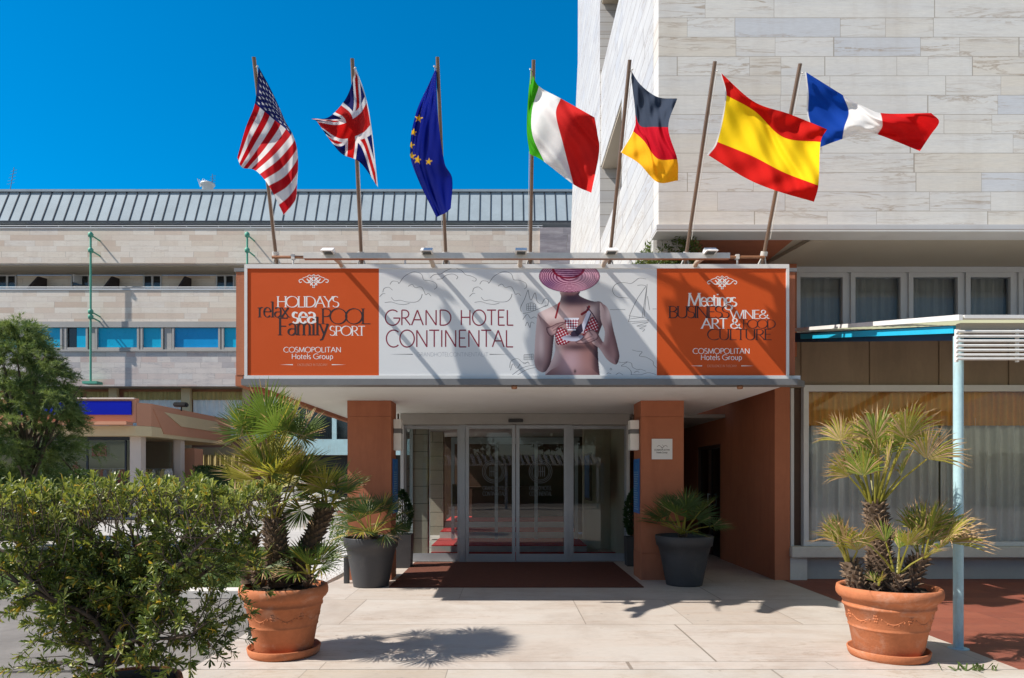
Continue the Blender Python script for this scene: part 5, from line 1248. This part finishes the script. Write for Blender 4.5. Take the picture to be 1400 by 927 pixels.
# balcony recess behind the parapet
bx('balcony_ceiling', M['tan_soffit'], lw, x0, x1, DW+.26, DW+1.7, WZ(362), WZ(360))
bx('balcony_wall', M['wing_stone'], lw, x0, x1, DW+1.7, DW+1.9, WZ(440), WZ(362.2))
bx('balcony_floor', M['concrete'], lw, x0, x1, DW+.26, DW+1.69, WZ(437), WZ(434))
rl = MB()
for z, r_ in ((WZ(391.8),.022),): rl.tube([(x0,DW+.10,z),(x1,DW+.10,z)], r_, 6)
rl.build('balcony_rail', M['alu_white'], lw)
dW = DW+1.66
for i, p_ in enumerate((-88, 10, 110, 208.5, 308, 406)):
    xx = X(p_, dW); zt_ = Z(375.5,dW); zb_ = Z(420,dW)
    f = MB(); f.box(xx-.47, xx-.40, dW-.03, dW+.03, zb_, zt_); f.box(xx+.40, xx+.47, dW-.03, dW+.03, zb_, zt_); f.box(xx-.399, xx+.399, dW-.03, dW+.03, zt_-.08, zt_)
    if i != 2: f.box(xx-.05, xx+.05, dW-.029, dW+.029, zb_, zt_-.081)
    o = f.build('balcony_door', M['alu_white'], lw)
    MB().box(xx-.398, xx+.398, dW+.005, dW+.012, Z(390.5,dW), zt_-.082).build('pane', M['glass_dark'], o)
    if i != 2: MB().box(xx-.398, xx+.398, dW+.004, dW+.011, zb_, Z(390.8,dW)).build('pane', M['glass_blue'], o)
    else:
        f = MB(); f.prism([(xx-.1,dW-.45),(xx-.06,dW-.45),(xx+.1,dW-.02),(xx+.06,dW-.02)], 'z', Z(389,dW), zt_-.1); f.build('open_shutter', M['alu_white'], o)
    m = MB(); m.lathe([(0,0),(.16,0),(.17,.04),(.13,.09),(.0,.11)], (0,0,0), 20)
    m.v = [(xx+v[0], dW-.0-v[2], Z(370.5,dW)+v[1]*.6) for v in m.v]; m.build('balcony_lamp', M['frame_white'], lw)
for p_ in (-50, 48.5, 150, 250.5, 352):
    xx = X(p_, DW+.9)
    m = MB(); m.prism([(DW+.28,WZ(397)),(DW+1.68,WZ(397)),(DW+1.68,Z(381,DW+1.68)),(DW+1.1,Z(378,DW+1.1)),(DW+.28,WZ(393))], 'x', xx-.05, xx+.05); m.build('balcony_divider', M['divider'], lw)
# top storey: dark gap, rail, mansard
bx('top_wall', M['dark'], lw, x0, x1, DW+1.3, DW+1.5, WZ(330), WZ(296))
rl = MB(); rl.tube([(x0,DW+.1,WZ(307.5)),(x1,DW+.1,WZ(307.5))], .014, 6)
for k in range(22): rl.tube([(x0+1+k*1.55,DW+.1,WZ(312)),(x0+1+k*1.55,DW+.1,WZ(307.5))], .014, 5)
rl.build('roof_terrace_rail', M['alu_white'], lw)
for p_ in (-52, 56, 158, 257, 360):
    xx = W(p_); m = MB(); m.tube([(xx-.75,DW+.15,WZ(310.5)),(xx,DW+1.1,WZ(303.5))], .03, 5); m.box(xx-.35,xx+.25,DW+.7,DW+.75,WZ(309.5),WZ(304)); m.build('terrace_screen', M['blue_fascia'], lw)
xr_ = W(792)
y0_, z0_, y1_, z1_ = DW+.35, Z(302.5,DW+.35), DW+1.15, Z(262.5,DW+1.15)
m = MB(); m.quad((x0,y0_,z0_),(xr_,y0_,z0_),(xr_,y1_,z1_),(x0,y1_,z1_)); m.box(x0,xr_,y0_+.02,y0_+1.2,z0_-.06,z0_-.02)
m.box(x0, xr_, y1_, y1_+6, z1_-.3, z1_-.02); rf = m.build('roof', M['roof_metal'], lw)
m = MB(); k = 0; s_ = .535
xx = x0+.2
nv_ = Vector((0, -(z1_-z0_), y1_-y0_)).normalized()
while xx < xr_:
    a = Vector((xx,y0_,z0_)); b = Vector((xx,y1_,z1_)); e_ = Vector((.021,0,0)); h_ = nv_*.035
    m.add([a-e_,a+e_,b+e_,b-e_,a-e_+h_,a+e_+h_,b+e_+h_,b-e_+h_], [(4,5,6,7),(0,4,7,3),(1,2,6,5),(0,1,5,4)]); xx += s_
m.build('seam', M['seam'], rf)
bx('roof_cap', M['roof_metal'], rf, x0, xr_, y1_-.12, y1_+.3, z1_-.015, z1_+.09)
bx('eave', M['seam'], rf, x0, xr_, y0_-.04, y0_+.018, z0_-.05, z0_+.02)
# strip windows
wins = [(-62,-22,'b'),(-17,27,'b'),(32.5,82.5,'b'),(91,117.5,'o'),(133,187.5,'b'),(195,220.5,'b'),(238,298.5,'d'),(306,330,'b'),(345,399,'b'),(407,432,'b')]
pv = None
bx('window_back', M['dark'], lw, x0, x1, DW+.30, DW+.4, WZ(482), WZ(447))
edges = [-90]
for a, b, k_ in wins:
    f = MB(); X0, X1, Z0, Z1 = W(a), W(b), WZ(477.8), WZ(447.8)
    fw_ = .07
    f.box(X0-.09,X0,DW-.02,DW+.2,Z0,Z1); f.box(X1,X1+.09,DW-.02,DW+.2,Z0,Z1); f.box(X0,X1,DW-.01,DW+.2,Z0,Z0+.10)
    o = f.build('strip_window', M['concrete'], lw)
    if k_ == 'o':
        MB().box(X0,X0+.42,DW+.1,DW+.12,Z0+.1,Z1).build('open_sash', M['glass_dark'], o); MB().box(X0+.46,X1,DW+.06,DW+.08,Z0+.1,Z1).build('pane', M['glass_blue'], o)
    else: MB().box(X0,X1,DW+.10,DW+.12,Z0+.1,Z1).build('pane', M['glass_blue' if k_ == 'b' else 'glass_deep'], o)
for a, b in ((-25,-14),(22,30),(83.5,90),(118.5,132),(188,194.5),(221.5,237),(299.5,305.5),(331.5,344)):
    bx('mullion', M['concrete'], lw, W(a)+.1 if W(b)-W(a) > .3 else W(a), W(b)-.1 if W(b)-W(a) > .3 else W(b), DW+.03, DW+.28, WZ(477.8), WZ(447.7))
# ground floor recess with curtains
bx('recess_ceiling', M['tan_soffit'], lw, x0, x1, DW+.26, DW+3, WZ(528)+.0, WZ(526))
bx('recess_wall', M['salmon'], lw, x0, x1, DW+1.2, DW+1.4, 0, WZ(526.2))
dR = DW+1.1
for a, b in ((60,112),(120,154),(170,252),(265,335),(345,430)):
    X0, X1 = X(a,dR), X(b,dR)
    MB().box(X0,X1,dR+.02,dR+.06,Z(600,dR),Z(536,dR)).build('window_surround', M['timber_dark'], lw)
    drape(X0, X1, dR-.04, Z(600,dR), Z(546.5,dR), .03, .3, int(a)).build('curtain', M['curtain_pale'], lw)
    drape(X0, X1, dR-.10, Z(547,dR), Z(536,dR), .03, .25, int(b)).build('valance', M['curtain_yellow'], lw)
for a, b in ((154,165),(252,264),(335,345)): bx('recess_column', M['beige'], lw, X(a,dR), X(b,dR), dR-.35, dR-.12, 0, WZ(526.3))
X0, X1 = X(268,dR-.1), X(335,dR-.1)
bx('lower_window', M['beige'], lw, X0-.1, X1+.1, dR-.2, dR-.15, Z(664,dR), Z(612,dR))
drape(X0, X1, dR-.25, Z(660,dR), Z(622,dR), .03, .3, 77).build('curtain', M['curtain_yellow'], lw)
# green bracket posts
for j, (p_, ys) in enumerate(((124,(317,522)),(338,(317,470)))):
    dd = DW-.45; xx = X(p_,dd)
    t = thing('bracket_post', ('tall teal green bracketed post on the hotel wing, left of the strip windows centre' if j == 0 else 'teal green bracketed post at the left end of the signboard'), 'post', (xx,dd,Z(ys[1],dd)), 'green posts on the hotel wing')
    m = MB(); m.tube([(xx,dd,Z(ys[1],dd)),(xx,dd,Z(ys[0],dd))], .048, 8); m.build('post', M['green_paint'], t)
    for y_ in (321,342,426,433):
        if y_ < ys[1]:
            m = MB(); m.tube([(xx,dd,Z(y_,dd)),(xx+.18,DW,Z(y_+4,dd))], .035, 6); m.lathe([(0,-.12),(.11,-.1),(.12,.05),(.06,.12)], (xx,dd,Z(y_,dd)), 10); m.build('bracket', M['green_paint'], t)
    m = MB(); m.box(xx-.35,xx+.35,dd-.1,DW-.07,Z(ys[1]+.5,dd)-.08,Z(ys[1]+.5,dd)+.04); m.build('foot', M['green_paint'], t)
# antennas
def antenna(lab, px_, top, w_):
    d = DW+3; xx = X(px_,d); z = Z(263,d); t = thing('roof_antenna', lab, 'antenna', (xx,d,z), 'aerials on the wing roof')
    MB().tube([(xx,d,z-.3),(xx+w_,d,Z(top,d))], .015, 6).build('mast', M['aerial'], t)
    m = MB()
    for k in range(5): zz = z+(Z(top,d)-z)*(.35+.13*k); xo = xx+w_*(.35+.13*k); m.tube([(xo-.16+.05*k*.3,d-.05,zz-.06),(xo+.13,d+.1,zz+.10)], .008, 4)
    m.build('element', M['aerial'], t)
antenna('bent mast aerial at the far left end of the wing roof', 12, 229, .28)
antenna('aerial with drum beside a roof vent, above the American flag side of the roof', 290, 238, .02)
t = thing('roof_vent', 'squat metal vent on the wing roof beside an aerial', 'vent', (X(284,DW+3.),DW+3.,15.2))
xx = X(284,DW+3.); m = MB(); m.lathe([(0,.55),(.36,.5),(.36,.42),(.28,.4),(.28,-.3)], (xx,DW+3.,Z(264,DW+3.)), 18); m.build('cowl', M['galv'], t)
m = MB(); zz = Z(258,DW+3.)
for k in range(6): m.tube([(xx-.35,DW+2.9,zz+.05),(xx-.5+k*.1,DW+2.9,zz+.5-.05*(k%3))], .014, 4)
m.build('bracket', M['galv'], t)

# ---------------------------------------------------------------- link building with blue windows seen behind the left column
lk = thing('link_building', 'low link block with deep blue windows over a pale blue band, behind the left column', 'building', (-7, 27, 0))
dL = 27.
bx('blue_band', M['pale_blue'], lk, X(385,dL), X(560,dL), dL, dL+.3, Z(622,dL), Z(600.5,dL))
for a, b in ((385,401),(406,453.5),(460,506),(512,560)):
    MB().box(X(a,dL),X(b,dL),dL+.10,dL+.14,Z(600,dL),Z(535,dL)).build('window', M['glass_dark'], lk)
for a, b in ((401.2,405.8),(453.7,459.8),(506.2,511.8)): bx('mullion', M['pale_blue'], lk, X(a,dL), X(b,dL), dL+.02, dL+.2, Z(600.3,dL), Z(535,dL))
bx('flat_roof', M['concrete'], lk, X(380,dL), X(562,dL), dL-.2, dL+5, Z(534.8,dL), Z(530,dL))
bx('lower_wall', M['dark'], lk, X(385,dL), X(560,dL), dL+.4, dL+.6, 0, Z(622.2,dL))

# ---------------------------------------------------------------- garden terrace with armchairs
te = thing('terrace_wall', 'low pale terrace wall below the white armchairs', 'wall', (-6.5, 21, 0))
MB().box(X(330,21.), X(560,21.), 20.7, 25.6, -.1, Z(687,21.)-.0).build('terrace_base', M['kerb'], te)
TZ = Z(687,21.)
def armchair(lab, x, y):
    t = thing('armchair', lab, 'armchair', (x,y,TZ), 'white garden armchairs'); z = TZ
    MB().box(x-.42,x-.27,y-.35,y+.4,z,z+.66,bev=.04).build('arm', M['wicker'], t); MB().box(x+.27,x+.42,y-.35,y+.4,z,z+.66,bev=.04).build('arm', M['wicker'], t)
    MB().box(x-.265,x+.265,y+.22,y+.4,z,z+.84,bev=.04).build('backrest', M['wicker'], t); MB().box(x-.265,x+.265,y-.35,y+.215,z,z+.30,bev=.02).build('seat', M['wicker'], t)
    MB().box(x-.25,x+.25,y-.34,y+.2,z+.31,z+.43,bev=.03).build('cushion', M['cushion'], t); MB().box(x-.24,x+.24,y+.08,y+.21,z+.44,z+.74,bev=.03).build('back_cushion', M['cushion'], t)
armchair('white wicker armchair with dark cushions on the terrace, seen between the palm fronds', X(436,21.8), 21.8)
armchair('white wicker armchair on the terrace, left one behind the palm trunk', X(395,21.9), 21.9)
def box_hedge(lab, x0, x1, y0, y1, z0, z1, n, L, name='hedge'):
    t = thing(name, lab, 'hedge', ((x0+x1)/2,(y0+y1)/2,z0)); r_ = random.Random(int(n+x0*7)); m = MB()
    MB().box(x0+.06,x1-.06,y0+.06,y1-.06,z0,z1-.06).build('core', M['hedge'], t)
    for i in range(n):
        f_ = r_.random()
        if f_ < .45: p = Vector((r_.uniform(x0,x1), y0, r_.uniform(z0,z1))); nn = Vector((0,-1,.2))
        elif f_ < .85: p = Vector((r_.uniform(x0,x1), r_.uniform(y0,y1), z1)); nn = Vector((0,0,1))
        else: p = Vector((x1 if x1 < 0 else x0, r_.uniform(y0,y1), r_.uniform(z0,z1))); nn = Vector((1 if x1 < 0 else -1,0,.2))
        p += Vector((r_.gauss(0,.03),r_.gauss(0,.03),r_.gauss(0,.03)))
        d = (nn*.8+Vector((r_.uniform(-1,1),r_.uniform(-1,1),r_.uniform(-.5,1)))).normalized(); s_ = d.cross(Vector((r_.uniform(-1,1),r_.uniform(-1,1),r_.uniform(-1,1)))).normalized(); l = L*r_.uniform(.6,1.4)
        m.add([p-s_*l*.35,p+d*l,p+s_*l*.35,p-d*l*.5], [(0,1,2,3)])
    m.build('foliage', M['hedge'], t)
box_hedge('dark clipped hedge at the left edge, under the feathery tree', -15.5, X(96,16.5), 16.4, 17.6, -.05, Z(645,16.4), 9000, .05)
box_hedge('small dark hedge under the curtained window, right of the shop pillar', X(263,27.), X(318,27.), 27, 27.9, -.05, Z(639,27.), 2500, .06)
t = thing('garden_bush', 'bright green garden bush above the white armchairs', 'bush', (X(440,23.5),23.5,TZ)); m = MB(); r_ = random.Random(4)
for i in range(22): leaf_cloud(m, (X(440+r_.uniform(-62,36),23.8), 23.8+r_.uniform(-.3,.3), Z(654+r_.uniform(-3,8),23.8)), (.4,.3,.22), 90, r_, .08, 0, .3)
m.build('foliage', [M['lf_green']], t)
MB().tube([(X(440,23.8),23.8,TZ),(X(440,23.8),23.8,TZ+.6)], .04, 6).build('stem', M['bark'], t)
t = thing('flower_plant', 'red flowering plant left of the grey planter', 'flowers', (X(468,14.),14.,0)); m = MB()
for i in range(8): leaf_cloud(m, (X(462+r_.uniform(-14,14),14.), 14.+r_.uniform(-.2,.2), .3+r_.uniform(-.2,.25)), (.16,.14,.14), 70, r_, .045, 0, .2)
m.build('foliage', [M['lf_green']], t)
m = MB()
for i in range(9):
    c = Vector((X(467+r_.uniform(-5,6),13.85), 13.85, Z(r_.uniform(692,706),13.85)))
    for k in range(6): a = k*1.047; m.add([c, c+Vector((.035*math.cos(a),-.02,.035*math.sin(a))), c+Vector((.035*math.cos(a+.9),-.02,.035*math.sin(a+.9)))], [(0,1,2)])
m.build('bloom', M['flower'], t)

# ---------------------------------------------------------------- shop pavilion on the left
DP = 25.0
pvn = thing('shop_pavilion', 'single storey shop pavilion with salmon and beige fascia and royal blue sign, far left', 'building', (-18, 28, 0))
xe = X(201,DP)                      # right edge of its roof
xw = -30.
zt_, zb_ = Z(553,DP), Z(596,DP)
bx('roof', M['seam'], pvn, xw, xe-.02, DP+.3, 32.6, zt_-.02, zt_+.05)
bx('upper_fascia', M['salmon'], pvn, xw, xe-.35, DP-.1, DP+.1, Z(578,DP), Z(545,DP))
bx('blue_fascia', M['blue_fascia'], pvn, X(20,DP), X(182.5,DP), DP-.17, DP-.105, Z(567.5,DP), Z(549,DP))
bx('fascia_trim', M['cream_col'], pvn, xw, X(187,DP), DP-.2, DP+.05, Z(546.5,DP)+.003, Z(544.5,DP)+.003)
bx('ledge', M['salmon'], pvn, xw, X(184,DP), DP-.55, DP-.11, Z(582,DP), Z(577.5,DP))
m = MB(); m.prism([(xw,DP-.08),(xe-.36,DP-.08),(xe,DP+.32),(xe,32.6),(xw,32.6)], 'z', zb_, Z(582.3,DP)); m.build('lower_fascia', M['beige'], pvn)
m = MB(); m.prism([(xe-.34,DP-.08),(xe,DP+.3),(xe,32.6),(xe-.34,32.6)], 'z', Z(582,DP), zt_+.06); m.build('side_fascia', M['salmon'], pvn)
m = MB(); m.prism([(DP+1.2,3.98),(31.,3.98),(31.6,3.52),(DP+2.6,3.52)], 'x', xe+.002, xe+.03); m.build('side_panel', M['beige'], pvn)
m = MB(); m.prism([(DP+1.2,3.14),(32.4,3.14),(32.4,3.45),(DP+2.5,3.45),(DP+1.1,4.04),(DP+.4,4.04),(DP+.9,3.5)], 'x', xe+.001, xe+.022); m.build('side_band', M['salmon'], pvn)
bx('corner_column', M['cream_col'], pvn, X(177.5,DP+.4), X(192.5,DP+.4), DP+.4, DP+.75, 0, zb_)
bx('side_column', M['cream_col'], pvn, X(238,28), X(248.5,28), 27.9, 28.25, 0, zb_-.0)
bx('pier', M['salmon'], pvn, X(249.5,29.), X(266,29.), 29., 29.8, 0, Z(613,29.))
# glazing
f = MB(); dg = DP+.55
for a in (20, 118.5, 171): f.box(X(a,dg), X(a+2.,dg), dg-.03, dg+.05, 0, zb_-.12)
f.box(xw, X(177.5,dg), dg-.03, dg+.05, zb_-.12, zb_-.002)
o = f.build('shop_front', M['seam'], pvn)
m = MB(); m.quad((xw,dg,0),(X(177.3,dg),dg,0),(X(177.3,dg),dg,zb_-.1),(xw,dg,zb_-.1)); m.build('pane', M['glass_shop'], o)
xs_ = X(185,DP+.6); m = MB(); m.quad((xs_,DP+.8,0),(X(240,28),28,0),(X(240,28),28,zb_-.05),(xs_,DP+.8,zb_-.05)); m.build('pane', M['glass_shop'], o)
bx('back_wall', M['khaki_wall'], pvn, xw, X(236,29.5), 29.3, 29.5, 0, zb_)
bx('shop_floor', M['concrete'], pvn, xw, -13.6, DP+.6, 29.3, -.09, -.02)
for a, b in ((46,118),(121,170)): bx('display_panel', M['khaki_wall'], pvn, X(a,26.6), X(b,26.6), 26.6, 26.7, 1.0, 2.75)
MB().box(X(126.5,26.5),X(146,26.5),26.45,26.5,Z(624,26.5),Z(609.5,26.5)).build('red_poster', M['red'], pvn)
# clothes rails inside
for xa_, xb_, yy in ((X(60,26.2),X(172,26.2),26.2),(X(196,27.2),X(234,27.2),27.2)):
    t = thing('clothes_rail', 'clothes rail hung with garments behind the shop glass' + (', left of the corner column' if yy < 27 else ', right of the corner column'), 'clothes rail', ((xa_+xb_)/2,yy,0), 'clothes rails in the shop')
    zr = Z(641,yy); MB().tube([(xa_,yy,0),(xa_,yy,zr),(xb_,yy,zr),(xb_,yy,0)], .02, 6).build('rail', M['galv'], t)
    r_ = random.Random(int(yy)); x_ = xa_+.08
    while x_ < xb_-.1:
        m = MB(); wd = r_.uniform(.04,.09); hh = r_.uniform(.6,1.0)
        m.prism([(x_-.01,zr-.02),(x_+.01,zr-.02),(x_+wd,zr-.12),(x_+wd*1.1,zr-hh),(x_-wd*1.1,zr-hh),(x_-wd,zr-.12)], 'y', yy-.22, yy+.22)
        m.build('garment', M[r_.choice(['white_cloth','white_cloth','blue_cloth','red','dark','khaki_wall','curtain_yellow'])], t); x_ += wd*2.3
t = thing('mannequin', 'torso mannequin in a dark red top behind the shop glass', 'mannequin', (X(104,26.),26.,0)); xx = X(104,26.)
MB().lathe([(0,1.25),(.14,1.25),(.17,1.45),(.14,1.6),(.19,1.82),(.12,1.95),(.05,1.98),(.05,2.08),(0,2.1)], (xx,26.,-.02), 16).build('torso', M['red'], t)
MB().tube([(xx,26.,0),(xx,26.,1.25)], .02, 6).build('stand', M['dark'], t)
t = thing('roof_floodlight', 'black floodlight standing on the shop pavilion roof', 'floodlight', (X(250,27.5),27.5,4.2))
m = MB(); m.box(X(239,27.5),X(257,27.5),27.3,27.6,Z(556.5,27.5),Z(550.5,27.5),bev=.04); m.build('housing', M['dark'], t)
MB().tube([(X(248,27.5),27.5,4.15),(X(248,27.5),27.5,Z(556,27.5))], .03, 6).build('stem', M['dark'], t)

# ---------------------------------------------------------------- feathery tamarisk tree at the left edge
t = thing('tamarisk_tree', 'feathery green tamarisk tree at the left edge, before the hotel wing', 'tree', (-10.3,14.5,0)); r_ = random.Random(21)
tr = MB(); b = Vector((-10.2,14.5,-.05))
tr.tube([b,b+Vector((.08,0,.8)),b+Vector((.0,.1,1.7)),b+Vector((-.2,.1,2.6))], [.17,.15,.12,.07], 10)
limbs = []
for i in range(22):
    a = r_.uniform(0,6.283); rr = r_.uniform(.4,1.2); z1 = r_.uniform(1.3,4.2)
    s0 = b+Vector((.0,.05,r_.uniform(.7,2.3))); e = b+Vector((rr*math.cos(a),rr*math.sin(a)*.8,z1)); mid_ = s0.lerp(e,.55)+Vector((0,0,.25))
    tr.tube([s0,mid_,e], [.045,.025,.010], 6); limbs.append((s0,mid_,e))
tr.build('trunk', M['bark'], t)
fo = MB()
def env(z):   # crown half width at height z
    return np.interp(z, [.2,.8,1.6,2.4,3.2,3.9,4.5,4.9], [.8,.9,1.08,1.20,1.05,.75,.42,.05])
ncl = 0
while ncl < 340:
    z = r_.uniform(.25,4.75); w_ = float(env(z)); a = r_.uniform(0,6.283); f_ = r_.random()**.45*(1. if r_.random() < .72 else 1.22)
    c = Vector((-10.42+w_*f_*math.cos(a)*(1+.15*math.sin(3*a+z)), 14.5+w_*f_*math.sin(a)*.9, z)); ncl += 1
    out = Vector((math.cos(a),math.sin(a),r_.uniform(-.3,.7))).normalized(); mi = 0 if r_.random() < .6 else 1
    for k in range(11):
        d = (out+Vector((r_.uniform(-.9,.9),r_.uniform(-.9,.9),r_.uniform(-.7,.8)))).normalized(); L = r_.uniform(.22,.5)
        pts = [c, c+d*L*.5+Vector((0,0,.02)), c+d*L-Vector((0,0,.10*L/.4))]
        for j in range(50):
            f2 = r_.uniform(.1,1); p = pts[0].lerp(pts[1],f2*2) if f2 < .5 else pts[1].lerp(pts[2],f2*2-1)
            dd = (d*.8+Vector((r_.uniform(-1,1),r_.uniform(-1,1),r_.uniform(-1,.9)))).normalized(); l = r_.uniform(.05,.14); s_ = dd.cross(Vector((r_.uniform(-1,1),r_.uniform(-1,1),r_.uniform(-1,1)))).normalized()*.0055
            fo.add([p-s_,p+s_,p+dd*l], [(0,1,2)], mi)
fo.build('crown', [M['tam1'],M['tam2']], t)

# ---------------------------------------------------------------- across the street, behind the camera: what the glass reflects
pg = thing('street_pergola', 'white slatted pergola across the street', 'pergola', (0,-9,0))
for x_ in (-9,-4.5,0,4.5,9): MB().box(x_-.06,x_+.06,-9.06,-8.94,-.1,2.05).build('post', M['awning_white'], pg)
MB().box(-10,10,-9.05,-8.95,2.05,2.12).build('beam', M['awning_white'], pg)
m = MB()
for k in range(66): x_ = -10+k*.30; m.prism([(x_,2.13),(x_+.13,2.13),(x_-.05,2.55),(x_-.18,2.55)], 'y', -9.6, -8.7)
m.build('slats', M['awning_white'], pg)
r_ = random.Random(77)
for k, (x_, y_, h_) in enumerate(((-24,-30,7.5),(-13,-34,8.5),(-4,-32,7.),(5,-33,8.8),(14,-30,7.8),(25,-32,9.))):
    t = thing('street_tree', 'broad dark tree across the street', 'tree', (x_,y_,0), 'trees across the street')
    MB().tube([(x_,y_,-.1),(x_+.2,y_,h_*.5)], [.3,.18], 8).build('trunk', M['bark'], t)
    m = MB()
    for i in range(34):
        a = r_.uniform(0,6.28); rr = r_.uniform(0,4.6); leaf_cloud(m, (x_+rr*math.cos(a), y_+rr*math.sin(a)*.6, h_*.62+r_.uniform(-1.8,2.2)*(1-rr/7)), (1.3,1.1,.8), 60, r_, .42, 0, .3)
    m.build('crown', [M['hedge']], t)

box_hedge('long dark hedge added across the street to darken the glass reflections', -34, 34, -17.5, -16, -.1, 2.6, 6000, .22)  # unseen hedge added to darken what the entrance glass mirrors
